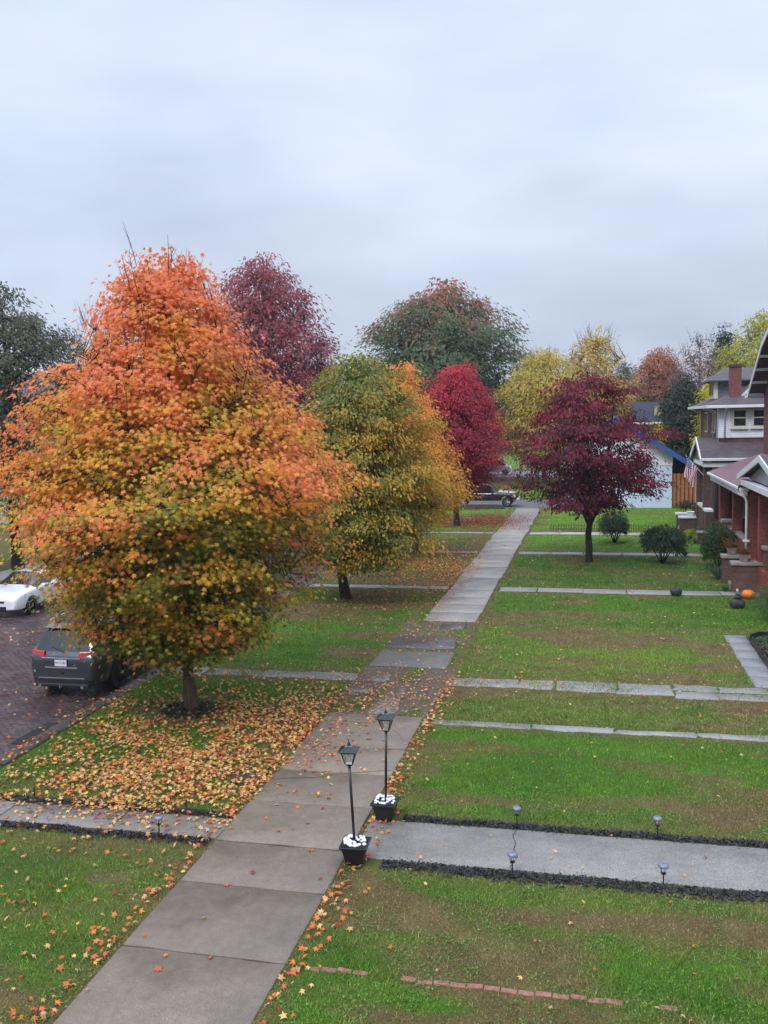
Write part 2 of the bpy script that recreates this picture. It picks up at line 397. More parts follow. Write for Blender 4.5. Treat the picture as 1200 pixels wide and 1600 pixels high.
row(-3.8,-1.0,24.05,24.85,1.2,1.9,(.25,.235,.215),0)
row(-.98,2.0,23.95,24.85,1.3,2.0,(.29,.28,.265),0)
row(2.05,9,23.8,24.35,1.0,1.6,(.27,.255,.24),.0); row(2.05,9,24.40,24.95,1.0,1.6,(.27,.26,.245),0)
row(-3.7,9,20.82,21.16,1.3,2.6,(.26,.255,.245),.04)
slabs('flagstone_path',fl,fc,top=.018,seed=12,rag=.035)
fl=[];fc=[]
row(-3.8,6.8,37.75,38.6,1.5,2.,(.25,.24,.235),0); row(-3.8,5.4,48.3,49.1,1.6,2,(.27,.26,.25),0); row(-3.8,5.2,56.6,57.7,1.6,2,(.38,.37,.36),0)
row(-12,-5.95,37.9,38.5,1.6,2,(.25,.24,.23),0); row(-12,-5.95,48.4,49.0,1.6,2,(.25,.24,.23),0); row(-12,-5.95,56.9,57.5,1.6,2,(.27,.26,.25),0)
row(5.2,6.9,59.0,61.0,1.6,2,(.38,.37,.36),0)
slabs('cross_paths',fl,fc,top=.03,seed=13,rag=.02)
slabs("stepping_slab_path",[(4.12,4.76,y_,y_+.97) for y_ in (25.05,26.05,27.05,28.05,29.0,29.95)],[(.23,.225,.23)]*6,top=.025,seed=14,rag=.02)
# kerb: stones set on edge
rc=[];a=4.
while a<72:
    l=rg.uniform(1.2,2.4); rc.append((a,min(a+l,72))); a+=l
def kerb(name,xa,xb,seed):
    V=[];F_=[];C=[]; q=np.random.default_rng(seed)
    for a,b in rc:
        dz=q.normal(0,.012); b0=len(V); dx=q.normal(0,.012)
        prof=[(xa,SZ-.05),(xa+.01,dz+.0),(xa+.04,dz+.03),(xb-.03,dz+.03),(xb,dz+.005),(xb,SZ-.05)]
        for yv in (a+.012,b-.012):
            for px,pz in prof: V.append((px+dx,yv,pz-.0))
        for i in range(5): F_.append((b0+i,b0+i+1,b0+6+i+1,b0+6+i))
        F_+= [(b0,b0+1,b0+2,b0+5),(b0+2,b0+3,b0+4,b0+5),(b0+6,b0+7,b0+8,b0+11),(b0+8,b0+9,b0+10,b0+11)]
        k=q.uniform(.8,1.2); C+=[(.15*k,.13*k,.12*k)]*12
    tag(link(name,np_mesh(name,np.array(V),np.array(F_),np.array(C),mats=[conc])),kind='structure')
kerb('kerb',-12.52,-12.10,5); kerb('far_kerb',-23.75,-23.45,6)
# alley crossing at the end of the walk and the road beyond
asph=simple('wet_asphalt',(.14,.14,.15),.4,0,.3,3,.3)
MB().add([(-12.0,73.2,.006),(-1.9,73.2,.006),(-1.9,81,.006),(-12.0,81,.006)],[(0,1,2,3)]).build('alley',asph)['kind']='structure'
MB().add([(-70,112,.02),(60,112,.02),(60,124,.02),(-70,124,.02)],[(0,1,2,3)]).build('cross_street',asph)['kind']='structure'
MB().add([(-90,30,.02),(-29.5,30,.02),(-29.5,36.5,.02),(-90,36.5,.02)],[(0,1,2,3)]).build('driveway',simple('pale_drive',(.28,.27,.28),.45,0,.2,2,.2))['kind']='structure'
MB().add([(-28.6,3,.02),(-26.9,3,.02),(-26.9,110,.02),(-28.6,110,.02)],[(0,1,2,3)]).build('far_sidewalk',simple('pale_walk',(.25,.24,.24),.45,0,.2,2,.2))['kind']='structure'

# ------------------------------------------------------------------ grass, leaves, mulch (uncountable)
def ngrid_cols(x,y,jit=.35,seed=0):
    rg=np.random.default_rng(seed); c=lawn(x,y)
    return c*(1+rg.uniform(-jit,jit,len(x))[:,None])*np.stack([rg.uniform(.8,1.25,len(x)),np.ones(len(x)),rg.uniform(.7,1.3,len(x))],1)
def blades(n,x0,x1,y0,y1,h,w,seed,pad=-.02):
    rg=np.random.default_rng(seed)
    # more blades close by
    uu=rg.random(n); y=y0+(y1-y0)*uu**1.25; x=rg.uniform(x0,x1,n)
    ok=~paved(x,y,pad)&~houses(x,y); ok&=rg.random(n)>dirt(x,y)*.93
    ok&=~(((y>13.70)&(y<14.05)&(x>-3.6))|((y>15.5)&(y<15.74)&(x>-3.6))|((y>13.98)&(y<14.25)&(x<-6.3))|((y>15.05)&(y<15.3)&(x<-6.3)))
    ok&=((x+9.74)**2+(y-20.9)**2)>.7**2*(.6+.8*rg.random(n))
    ok&=(x>-12.08)
    x=x[ok];y=y[ok];n=len(x)
    tuft=sm(.52,.75,vnoise(x*2.2,y*2.2,2,21)); b=brown(x,y)
    H=h*rg.uniform(.5,1.25,n)*(1+.7*tuft)*(1-.45*b); W=w*rg.uniform(.6,1.4,n)
    a=rg.uniform(0,2*np.pi,n); l=rg.uniform(.2,1.1,n)+b*.5; la=rg.uniform(0,2*np.pi,n)
    dx=np.cos(a)*W/2;dy=np.sin(a)*W/2
    zb=(vnoise(x*.5,y*.5,3,2)-.5)*.03-.004
    P=np.empty((n,3,3)); P[:,0]=np.stack([x-dx,y-dy,zb],1); P[:,1]=np.stack([x+dx,y+dy,zb],1)
    P[:,2]=np.stack([x+np.cos(la)*H*l,y+np.sin(la)*H*l,zb+H],1)
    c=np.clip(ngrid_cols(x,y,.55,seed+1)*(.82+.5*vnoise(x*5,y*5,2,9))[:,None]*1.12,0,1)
    straw=rg.random(n)<.10+.25*b; c[straw]=np.array([.30,.23,.10])*rg.uniform(.6,1.2,(straw.sum(),1))
    return P.reshape(-1,3),np.repeat(c,3,0)
gm=attrmat('grass_blade',.5,.3,.35)
parts=[blades(360000,-12.05,5.2,8.2,21.5,.05,.013,1),blades(170000,-12.05,7.5,21.2,38,.055,.024,2),blades(80000,-12.05,7.0,38,73,.06,.035,3),blades(16000,-9,14,82,110,.1,.1,4)]
V=np.concatenate([p[0] for p in parts]);C=np.concatenate([p[1] for p in parts])
tag(link('lawn_grass',np_mesh('lawn_grass',V,np.arange(len(V)).reshape(-1,3),C,mats=[gm])),'short patchy green and straw brown grass of the front lawns','grass',kind='stuff')
# broad-leaved weeds / clover in patches
def weeds(n,seed):
    rg=np.random.default_rng(seed); x=rg.uniform(-12,4.5,n*4); y=8.4+10*rg.random(n*4)**1.1
    k=(vnoise(x*1.7,y*1.7,3,33)>.56)&~paved(x,y,.0)&((x>-3.9)|(x<-6.3))&(y>8)&~((y>13.7)&(y<15.8)); x=x[k][:n];y=y[k][:n];n=len(x)
    s=rg.uniform(.012,.028,n); a=rg.uniform(0,6.28,n); tl=rg.normal(0,.5,(n,2)); z=rg.uniform(.012,.045,n)
    ca,sa=np.cos(a),np.sin(a); P=np.empty((n,4,3))
    for i,(p,q) in enumerate([(0,-.2),(.5,.5),(0,1.3),(-.5,.5)]):
        px=(p*ca-q*sa)*s; py=(p*sa+q*ca)*s; P[:,i]=np.stack([x+px,y+py,z+px*tl[:,0]+py*tl[:,1]],1)
    c=np.array([.12,.27,.035])*rg.uniform(.5,1.3,(n,1)); return P.reshape(-1,3),np.repeat(c,4,0)
V,C=weeds(17000,40)
tag(link('clover_patches',np_mesh('clover_patches',V,np.arange(len(V)).reshape(-1,4),C,mats=[gm])),'bright green clover and broad-leaved weeds in the near lawns','weeds',kind='stuff')

MAPLE=[(90,1.0),(70,.42),(58,.50),(38,.92),(22,.44),(2,.34),(-22,.62),(-50,.36),(-82,.30),(-98,.30),(-130,.36),(-158,.62),(178,.34),(158,.44),(142,.92),(122,.50),(110,.42)]
OVAL=[(90,1.0),(50,.52),(10,.42),(-40,.48),(-90,.85),(-140,.48),(170,.42),(130,.52)]
DIAM=[(90,1.0),(10,.42),(-90,.8),(170,.42)]
LOBE=[(90,1.0),(66,.45),(48,.72),(22,.36),(0,.6),(-40,.34),(-90,.7),(-140,.34),(180,.6),(158,.36),(132,.72),(114,.45)]
def leaves(P,Nn,Tn,S,C,shape,curl=.18,rg=rng,cjit=.12):
    """fan leaves: P centres, Nn normals, Tn tip directions, S sizes, C colours"""
    n=len(P); Tn=Tn-Nn*(Tn*Nn).sum(1,keepdims=True); Tn/=np.linalg.norm(Tn,axis=1,keepdims=True)+1e-9
    B=np.cross(Nn,Tn); k=len(shape); V=np.empty((n,k+1,3)); V[:,0]=P
    cu=curl*rg.uniform(-.3,1.6,n)
    for i,(a,rr) in enumerate(shape):
        ca,sa=math.cos(R_(a))*rr,math.sin(R_(a))*rr
        bend=-(cu*(rr**2)*(1 if len(shape)<8 else (.6+.4*math.cos(R_(a*2)))))
        V[:,i+1]=P+(B*ca+Tn*sa+Nn*bend[:,None])*(S/2)[:,None]
    idx=np.arange(k); tri=np.stack([np.zeros(k,int),idx+1,(idx+1)%k+1],1)
    F=(tri[None]+(np.arange(n)*(k+1))[:,None,None]).reshape(-1,3)
    Cc=np.repeat(C[:,None],k+1,1)*(1+rg.uniform(-cjit,cjit,(n,k+1,1)))
    return V.reshape(-1,3),F,np.clip(Cc.reshape(-1,3),0,1)
def unit(v): return v/(np.linalg.norm(v,axis=1,keepdims=True)+1e-9)
PAL=dict(tan=(.60,.32,.13),pale=(.70,.46,.19),oran=(.62,.19,.04),coral=(.62,.13,.05),yel=(.72,.43,.05),red=(.42,.035,.025),brn=(.26,.10,.04),lime=(.35,.40,.05))
def pick(rg,n,names,w):
    a=np.array([PAL[k] for k in names]); w=np.array(w)/sum(w); return a[rg.choice(len(a),n,p=w)]*rg.uniform(.75,1.15,(n,1))
def litter(xy,rg,names,w,size=(.09,.17),shape=MAPLE,zup=.03):
    n=len(xy); x,y=xy[:,0],xy[:,1]; pvd=paved(x,y)
    z=np.where((x<SX),SZ+.05,np.where(pvd,.045,.045))+rg.uniform(0,zup,n)*np.where(pvd,.4,1)
    z=np.where((x<KX)&(x>SX),.05,z)
    nn=unit(np.stack([rg.normal(0,.42,n),rg.normal(0,.42,n),np.ones(n)],1)); fl=rg.random(n)<.3
    a=rg.uniform(0,6.28,n); tt=np.stack([np.cos(a),np.sin(a),np.zeros(n)],1)
    S=rg.uniform(*size,n); c=pick(rg,n,names,w)
    return leaves(np.stack([x,y,z+.01],1),nn,tt,S,c,shape,.75,rg,.2)
rg=np.random.default_rng(55)
def gauss(n,cx,cy,sx,sy): return np.stack([rg.normal(cx,sx,n),rg.normal(cy,sy,n)],1)
lm=attrmat('fallen_leaf',.6,.15,.3)
sets=[]
g=np.concatenate([gauss(4600,-8.9,19.3,1.6,1.9),gauss(3600,-8.0,18.0,1.8,2.0),gauss(1300,-9.0,16.3,2.0,.8),gauss(500,-6.9,21.5,.6,1.2),gauss(300,-9.5,15.1,1.8,.25)])
g=g[(g[:,0]>-12.0)&(g[:,0]<-6.25)&(g[:,1]<24.2)&(g[:,1]>13.9)]
g=g[(((g[:,0]+9.74)**2+(g[:,1]-20.9)**2)>.5)|(rg.random(len(g))<.15)]
g=g[rg.random(len(g))<sm(.25,.5,vnoise(g[:,0]*1.2,g[:,1]*1.2,3,61))+.25]
sets.append(litter(g,rg,['tan','pale','oran','coral','yel','brn','red'],[4,4.2,2.6,2,1.3,.9,.3]))
g=np.concatenate([gauss(230,-5.7,19.6,.6,1.4),gauss(40,-5.4,17,.8,1.8),gauss(16,-5.3,13,.7,2.5)]); g=g[(g[:,0]>-6.3)&(g[:,0]<-3.9)]
sets.append(litter(g,rg,['oran','coral','pale','yel','red'],[3,2,2,1,1]))
g=np.stack([rg.uniform(-12,-6.3,230),rg.uniform(8.8,13.9,230)**1.0],1); sets.append(litter(g,rg,['tan','oran','coral','pale','yel','red'],[3,3,2,2,1,.5]))
g=np.stack([-6.35-np.abs(rg.normal(0,.16,230)),rg.uniform(9,21,230)],1); sets.append(litter(g,rg,['tan','oran','coral','pale'],[3,3,2,2]))
g=np.stack([-3.88+np.abs(rg.normal(0,.22,420)),rg.uniform(9,25,420)**1.0],1); sets.append(litter(g,rg,['tan','oran','coral','pale','red'],[3,3,2,2,.6]))
g=np.stack([rg.uniform(-3.9,6,260),rg.uniform(9,24,260)],1); sets.append(litter(g,rg,['tan','oran','coral','pale','brn','red'],[4,2,1.5,3,2,.4],(.06,.13)))
g=np.concatenate([gauss(900,-5.3,22.8,.9,1.2),gauss(260,-5.2,29.5,.9,1.6),gauss(160,-3,24.4,3,.5)]); g=g[(g[:,1]>21.2)]; sets.append(litter(g,rg,['tan','oran','coral','pale','red','brn'],[4,2,2,3,1,1],(.07,.12)))
g=np.stack([rg.uniform(-12,7,900),rg.uniform(24,58,900)],1); g=g[~houses(g[:,0],g[:,1])]; sets.append(litter(g,rg,['tan','pale','yel','oran','brn'],[4,3,1,1,1],(.07,.13),LOBE))
g=np.concatenate([gauss(2600,-7.6,43.5,1.3,2.6),gauss(900,-8.5,50,1.8,3),gauss(500,-6.2,40,.5,3.5),gauss(500,-8.5,35.5,2.2,2)]); g=g[(g[:,0]>-12)&(g[:,0]<-5.2)]; sets.append(litter(g,rg,['oran','coral','tan','yel','brn'],[3,2,3,1,2],(.08,.14),LOBE))
g=np.concatenate([gauss(4200,-7.6,63.6,1.7,2.2),gauss(500,-5,64,1,4)]); g=g[(g[:,0]>-12)&(g[:,0]<-4.1)&(g[:,1]<70.5)&(g[:,1]>58)]; sets.append(litter(g,rg,['red','coral','brn','tan'],[4,1.5,1.2,1.5],(.09,.16),LOBE))
g=np.concatenate([np.stack([rg.uniform(-16,-12.4,170),rg.uniform(16,24,170)],1),gauss(260,-12.3,19,.25,3),gauss(200,-20.8,27.5,2.0,1.2)]); g=g[g[:,0]>-23.5]; sets.append(litter(g,rg,['oran','coral','tan','brn','yel'],[3,2,3,2,1]))
V=[];F=[];C=[];b=0
for a_,f_,c_ in sets: V.append(a_);F.append(f_+b);C.append(c_);b+=len(a_)
tag(link('fallen_leaves',np_mesh('fallen_leaves',np.concatenate(V),np.concatenate(F),np.concatenate(C),mats=[lm])),'orange, tan and red fallen leaves scattered over lawns, walk and street','fallen leaves',kind='stuff')

# black bark mulch: low mound strips of chips
def mulch(name,label,pts,n,seed,hgt=.05):
    rg=np.random.default_rng(seed); P=[]
    for (x0,x1,y0,y1,k) in pts:
        m_=int(n*k); x=rg.uniform(x0,x1,m_); v=np.clip(rg.normal(.5,.27,m_),-.15,1.15); y=y0+(y1-y0)*v+(vnoise(x*1.5,x*0,3,seed)-.5)*.16
        P.append(np.stack([x,y,.02+hgt*np.clip(1-(2*v-1)**2,0,1)*rg.random(m_)],1))
    P=np.concatenate(P); n=len(P)
    nn=unit(rg.normal(0,.6,(n,3))+np.array([0,0,1.])); a=unit(rg.normal(0,1,(n,3))*np.array([1,1,.3]))
    c=np.array([.018,.017,.019])*rg.uniform(.4,2.4,(n,1))
    Vv,Ff,Cc=leaves(P,nn,a,rg.uniform(.03,.09,n),c,DIAM,.3,rg)
    return tag(link(name,np_mesh(name,Vv,Ff,Cc,mats=[mm])),label,'mulch',kind='stuff')
mm=attrmat('bark_mulch',.55,0,.4)
mulch('mulch','strip of black bark mulch along the near edge of the pale front path',[(-3.3,9,13.71,14.07,1)],8500,71,.035)
mulch('mulch','strip of black bark mulch along the far edge of the pale front path',[(-3.3,9,15.46,15.77,1)],8000,72)
mulch('mulch','strip of black bark mulch on the near side of the short path to the kerb',[(-12,-6.35,13.98,14.26,1)],3200,73)
mulch('mulch','strip of black bark mulch between the short path to the kerb and the leafy lawn',[(-12,-6.35,15.03,15.32,1)],3200,74)
rg=np.random.default_rng(75); a=rg.uniform(0,6.28,1500); q=.75*np.sqrt(rg.random(1500)); n=1500
Vv,Ff,Cc=leaves(np.stack([-9.74+q*np.cos(a),20.85+q*np.sin(a)*.9,.03+.07*(1-q/.75)+rg.random(n)*.03],1),unit(rg.normal(0,.6,(n,3))+np.array([0,0,1.])),unit(rg.normal(0,1,(n,3))),rg.uniform(.04,.1,n),np.array([.018,.017,.019])*rg.uniform(.4,2.4,(n,1)),DIAM,.3,rg)
tag(link('mulch',np_mesh('mulch',Vv,Ff,Cc,mats=[mm])),'ring of black bark mulch round the base of the orange maple','mulch',kind='stuff')
x=rg.uniform(4.8,9,6500); y=rg.uniform(25.2,30.8,6500); k=(x>4.82)&((x-5.5)**2+(y-30.0)**2<.75**2+100*(y<30.0)); x=x[k];y=y[k];n=len(x)
Vv,Ff,Cc=leaves(np.stack([x,y,.05+rg.random(n)*.06],1),unit(rg.normal(0,.6,(n,3))+np.array([0,0,1.])),unit(rg.normal(0,1,(n,3))),rg.uniform(.06,.16,n),np.array([.018,.017,.019])*rg.uniform(.4,2.6,(n,1)),DIAM,.3,rg)
tag(link('mulch',np_mesh('mulch',Vv,Ff,Cc,mats=[mm])),'bed of black bark mulch behind plastic edging at the right','mulch',kind='stuff')

# ------------------------------------------------------------------ trees
def barkmat(name,c):
    m,t,o=nt(name); v=pos(t,(1,1,.25)); n=noise(t,v,14,6,.7)
    princ(t,o,mixc(t,1.0,c,ramp(t,n,[(.3,.45),(.7,1.5)]),'MULTIPLY'),.8,0,bump(t,n,.9,.03),.3); return m
bark_brown=barkmat('bark_brown',(.10,.062,.045)); bark_dark=barkmat('bark_dark',(.035,.028,.026)); bark_grey=barkmat('bark_grey',(.13,.12,.115))
leafm=attrmat('tree_leaf',.5,.5,.3)
def tubes_np(paths,radii,nside):
    """paths: list of (k,3) arrays, same k"""
    P=np.array(paths); Rr=np.array(radii); n,k,_=P.shape
    D=np.empty_like(P); D[:,1:-1]=P[:,2:]-P[:,:-2]; D[:,0]=P[:,1]-P[:,0]; D[:,-1]=P[:,-1]-P[:,-2]
    D/=np.linalg.norm(D,axis=2,keepdims=True)+1e-9
    ref=np.zeros_like(D); ref[...,0]=.31; ref[...,1]=.95; ref[...,2]=.05
    A=np.cross(D,ref); A/=np.linalg.norm(A,axis=2,keepdims=True)+1e-9; B=np.cross(D,A)
    th=np.arange(nside)*2*np.pi/nside
    V=P[:,:,None]+(A[:,:,None]*np.cos(th)[None,None,:,None]+B[:,:,None]*np.sin(th)[None,None,:,None])*Rr[:,:,None,None]
    idx=np.arange(n*k*nside).reshape(n,k,nside)
    F=np.stack([idx[:,:-1],np.roll(idx,-1,2)[:,:-1],np.roll(idx,-1,2)[:,1:],idx[:,1:]],-1).reshape(-1,4)
    return V.reshape(-1,3),F
def bez(a,b,c,k): 
    t=np.linspace(0,1,k)[:,None]; return a*(1-t)**2+2*b*t*(1-t)+c*t*t
def tree(name,label,base,rows,tr,colfn,nclus=400,per=50,size=(.1,.16),shape=MAPLE,bark=bark_brown,seed=1,limbs=16,lump=.2,spray=(.42,.16),leader=.9,group=None,trunk_top=None,cat='tree',dx=0,dy=0,bare=0,multi=0,clusbias=.42,up=.7,droop=.5,fork=None,twig=.012,gap=.0,face=.75):
    rg=np.random.default_rng(seed); bx,by=base; rows=sorted(rows)
    zs=np.array([r[0] for r in rows],float); rr=np.array([r[1] for r in rows],float)
    z0,z1=zs[0],zs[-1]; T=thing(name,label,cat,(bx,by,0),0,group)
    cx,cy=dx,dy
    topz=z0+(z1-z0)*leader
    wood=[];wr=[];nodes=[];nr=[]
    def addpath(p,r):
        wood.append(p); wr.append(r)
        for i in range(1,len(p)): nodes.append(p[i]); nr.append(r[i])
    K=10
    tt=np.linspace(0,1,K)
    stems=[]
    if multi:
        fz=fork or z0*.7
        tp=np.stack([rg.normal(0,.03,K)*tt,rg.normal(0,.03,K)*tt,fz*tt],1); wood.append(tp); wr.append(np.linspace(tr*1.15,tr*.85,K)); base0=tp[-1]
        for i in range(multi):
            a=i*2*np.pi/multi+rg.uniform(-.4,.4); zt=z0+(z1-z0)*rg.uniform(.55,.9); R=np.interp(zt,zs,rr)*rg.uniform(.35,.7)
            e=np.array([cx+R*math.cos(a),cy+R*math.sin(a),zt]); mid=base0*.45+e*.55+np.array([math.cos(a),math.sin(a),0])*R*.25; mid[2]=fz+(zt-fz)*.35
            p=bez(base0,mid,e,K)+np.concatenate([[[0,0,0]],rg.normal(0,.05,(K-1,3))]); rad=np.linspace(tr*.62,tr*.12,K); addpath(p,rad); stems.append((p,rad))
    else:
        wob=np.cumsum(rg.normal(0,.035*tr/.15,(K,2)),0); wob[0]=0
        tp=np.stack([wob[:,0]+cx*tt**1.5,wob[:,1]+cy*tt**1.5,-.05+topz*tt],1); rad=tr*(1-tt*.92)**.8; rad[0]=tr*1.35
        addpath(tp,np.maximum(rad,.012)); stems.append((tp,rad))
        for i in range(K):
            if tp[i][2]<z0*.9: nodes[i-1 if i else 0]=tp[min(K-1,int(K*.3))]
    ga=rg.uniform(0,6.28)
    for i in range(limbs):
        ga+=2.4; s=i/max(1,limbs-1)
        p,rad=stems[i%len(stems)]; h=(z0*.95+(topz-z0)*(.02+.75*s)) if not multi else None
        if h is None: j=rg.integers(2,K-2); st=p[j]; r0=rad[j]*.7
        else:
            st=np.array([np.interp(h,p[:,2],p[:,k]) for k in range(3)]); r0=np.interp(h,p[:,2],rad)*.62
        ze=min(z1*.97,st[2]+(z1-z0)*rg.uniform(.16,.34)*(1.1-.5*s)); R=np.interp(ze,zs,rr)*rg.uniform(.7,.92)
        q=h is not None and s<.25
        if q: ze=st[2]+rg.uniform(0,.12)*(z1-z0); R=np.interp(ze,zs,rr)*.85
        e=np.array([cx+R*math.cos(ga),cy+R*math.sin(ga),ze]); mid=st*.45+e*.55; mid[2]+= (ze-st[2])*(-.12 if not q else .5)
        pt=bez(st,mid,e,K)+np.concatenate([[[0,0,0]],rg.normal(0,.05*(z1/10),(K-1,3))]); addpath(pt,np.linspace(max(r0,.02),.012,K))
        # side branches
        for b in range(3):
            j=rg.integers(3,K-2); st2=pt[j]; a2=ga+rg.choice([-1,1])*rg.uniform(.4,1.0); l2=R*rg.uniform(.3,.5)
            e2=st2+np.array([math.cos(a2)*l2,math.sin(a2)*l2,l2*rg.uniform(.2,.9)]); addpath(bez(st2,(st2+e2)/2+np.array([0,0,l2*.1]),e2,K),np.linspace(max(r0*.45,.012),.008,K))
    nodes=np.array(nodes); 
    # cluster centres inside a lumpy envelope
    zc=np.linspace(z0,z1,400); wgt=np.interp(zc,zs,rr)**1.35+.05; wgt/=wgt.sum()
    z=rg.choice(zc,nclus,p=wgt)+rg.normal(0,.02,nclus)*(z1-z0); a=rg.uniform(0,2*np.pi,nclus)
    R=np.interp(z,zs,rr); lm_=1+lump*2*(vnoise(a*1.6+9,z*1.1*8/(z1-z0)+3,2,seed)-.5)*1.5
    qf=rg.random(nclus)**clusbias; rad=R*lm_*qf
    Cc=np.stack([cx+rad*np.cos(a),cy+rad*np.sin(a),z],1)
    if gap>0:
        k=vnoise(Cc[:,0]/z1*14+Cc[:,1]/z1*9,Cc[:,2]/z1*14,2,seed+4)>gap; Cc=Cc[k]; qf=qf[k]
    n=len(Cc); TW=[];TR=[]
    for i in range(n):
        d=nodes-Cc[i]; dist=np.linalg.norm(d,axis=1)+1.2*np.maximum(0,d[:,2]+.0)+rg.random(len(nodes))*.2
        j=np.argmin(dist); st=nodes[j]; e=Cc[i]; mid=(st+e)/2; mid[2]-=.12*np.linalg.norm(e-st)*rg.random()
        TW.append(bez(st,mid,e,5)); TR.append(np.linspace(twig*1.3,twig*.35,5)*max(.6,z1/10))
    V,F=tubes_np(wood,[np.asarray(r) for r in wr],8)
    o=link('trunk',np_mesh('trunk',V,F,smooth=True,mats=[bark]),T)
    V2,F2=tubes_np(TW,TR,3)
    nb=int(bare)
    if nb:   # bare leader twigs above the leaves
        P=[];Q=[]
        for i in range(nb):
            zz=z0+(z1-z0)*rg.uniform(.55,.97)**.8; a=rg.uniform(0,6.28); R=np.interp(zz,zs,rr)*rg.uniform(.5,.95)
            st=np.array([cx+R*math.cos(a),cy+R*math.sin(a),zz]); ln=rg.uniform(.5,1.15)*(z1/10); e=st+np.array([math.cos(a)*.35,math.sin(a)*.35,1.])*ln
            P.append(bez(st,(st+e)/2+rg.normal(0,.05,3),e,5)); Q.append(np.linspace(.011,.004,5)*max(1,z1/11))
            for s_ in (.35,.5,.65,.8):
                q=P[-1][int(s_*4)]; dd=rg.normal(0,1,3); dd[2]=abs(dd[2])+1; dd/=np.linalg.norm(dd); e2=q+dd*ln*.28
                P.append(bez(q,(q+e2)/2,e2,5)); Q.append(np.linspace(.006,.003,5)*max(1,z1/11))
        a_,b_=tubes_np(P,Q,3); F2=np.concatenate([F2,b_+len(V2)]); V2=np.concatenate([V2,a_])
    # leaves
    m=rg.poisson(per,n); ci=np.repeat(np.arange(n),m); N_=len(ci)
    tw=np.array(TW); tq=rg.random(N_)**.6; seg=np.clip((tq*4).astype(int),0,3); fr=tq*4-seg
    bp=tw[ci,seg]*(1-fr)[:,None]+tw[ci,seg+1]*fr[:,None]
    sel=rg.random(N_)<.82; bp=np.where(sel[:,None],Cc[ci],bp)
    out_=Cc-np.array([cx,cy,0]); out_[:,2]=0; out_=unit(out_)[ci]
    off=rg.normal(0,1,(N_,3))*np.array([spray[0],spray[0],spray[1]]); rad_=np.sqrt(off[:,0]**2+off[:,1]**2)
    off[:,2]-=rad_*.28
    P=bp+off
    Tn=unit(out_*.8+unit(off+1e-6)*.7+np.stack([rg.normal(0,.3,N_),rg.normal(0,.3,N_),-droop*np.ones(N_)+rg.normal(0,.3,N_)],1))
    Nn=unit(np.stack([rg.normal(0,.42,N_),rg.normal(0,.42,N_),up*np.ones(N_)],1)+out_*face)
    S=rg.uniform(*size,N_)
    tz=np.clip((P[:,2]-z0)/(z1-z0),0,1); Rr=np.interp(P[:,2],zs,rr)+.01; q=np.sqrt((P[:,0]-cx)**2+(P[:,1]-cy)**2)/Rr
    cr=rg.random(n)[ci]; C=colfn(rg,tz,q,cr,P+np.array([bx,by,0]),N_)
    hi=off[:,2]/spray[1]     # the top leaves of a spray have turned further
    V,F,Cl=leaves(P,Nn,Tn,S,C,shape,.2,rg)
    F2=np.concatenate([F2[:,[0,1,2]],F2[:,[0,2,3]]]); tc_={'bark_brown':(.09,.06,.045),'bark_dark':(.035,.028,.026),'bark_grey':(.15,.135,.125)}[bark.name]
    F=np.concatenate([F,F2+len(V)]); V=np.concatenate([V,V2]); Cl=np.concatenate([Cl,np.tile(tc_,(len(V2),1))])
    link('crown',np_mesh('crown',V,F,Cl,mats=[leafm]),T)
    return T
def mixn(a,b,w): return np.array(a)*(1-w[:,None])+np.array(b)*w[:,None]
def jit(rg,c,n,a=.18): return c*(1+rg.uniform(-a,a,(n,1)))*(1+rg.uniform(-.08,.08,(n,3)))
CORAL=np.array([.82,.25,.105]);ORANGE=np.array([.85,.37,.065]);YELLOW=np.array([.88,.56,.055]);OLIVE=np.array([.38,.31,.04]);GREEN=np.array([.17,.23,.035]);DKGREEN=np.array([.085,.135,.03])
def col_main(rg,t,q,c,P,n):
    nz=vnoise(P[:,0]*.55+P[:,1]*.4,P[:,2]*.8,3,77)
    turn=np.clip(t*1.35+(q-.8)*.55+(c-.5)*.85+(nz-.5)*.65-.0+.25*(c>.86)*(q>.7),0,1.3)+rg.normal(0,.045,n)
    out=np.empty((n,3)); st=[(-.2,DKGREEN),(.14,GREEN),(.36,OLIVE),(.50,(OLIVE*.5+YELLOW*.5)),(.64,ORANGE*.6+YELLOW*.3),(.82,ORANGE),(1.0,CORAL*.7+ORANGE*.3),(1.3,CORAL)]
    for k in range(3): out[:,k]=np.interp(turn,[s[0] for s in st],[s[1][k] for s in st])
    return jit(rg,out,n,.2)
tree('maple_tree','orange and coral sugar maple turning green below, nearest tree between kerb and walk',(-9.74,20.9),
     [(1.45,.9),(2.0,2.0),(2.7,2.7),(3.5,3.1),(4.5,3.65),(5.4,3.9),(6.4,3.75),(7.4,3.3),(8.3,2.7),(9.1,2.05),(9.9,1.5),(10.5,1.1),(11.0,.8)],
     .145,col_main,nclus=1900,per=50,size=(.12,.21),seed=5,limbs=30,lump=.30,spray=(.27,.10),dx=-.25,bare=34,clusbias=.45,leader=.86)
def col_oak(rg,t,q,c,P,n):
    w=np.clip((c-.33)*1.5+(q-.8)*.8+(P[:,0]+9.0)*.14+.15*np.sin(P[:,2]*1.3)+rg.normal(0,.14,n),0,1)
    a=mixn([.09,.15,.03],[.25,.28,.045],rg.random(n)); return jit(rg,mixn(a,[.62,.36,.04],np.zeros(n))*(1-w[:,None])+np.array([.66,.38,.045])*w[:,None],n,.2)
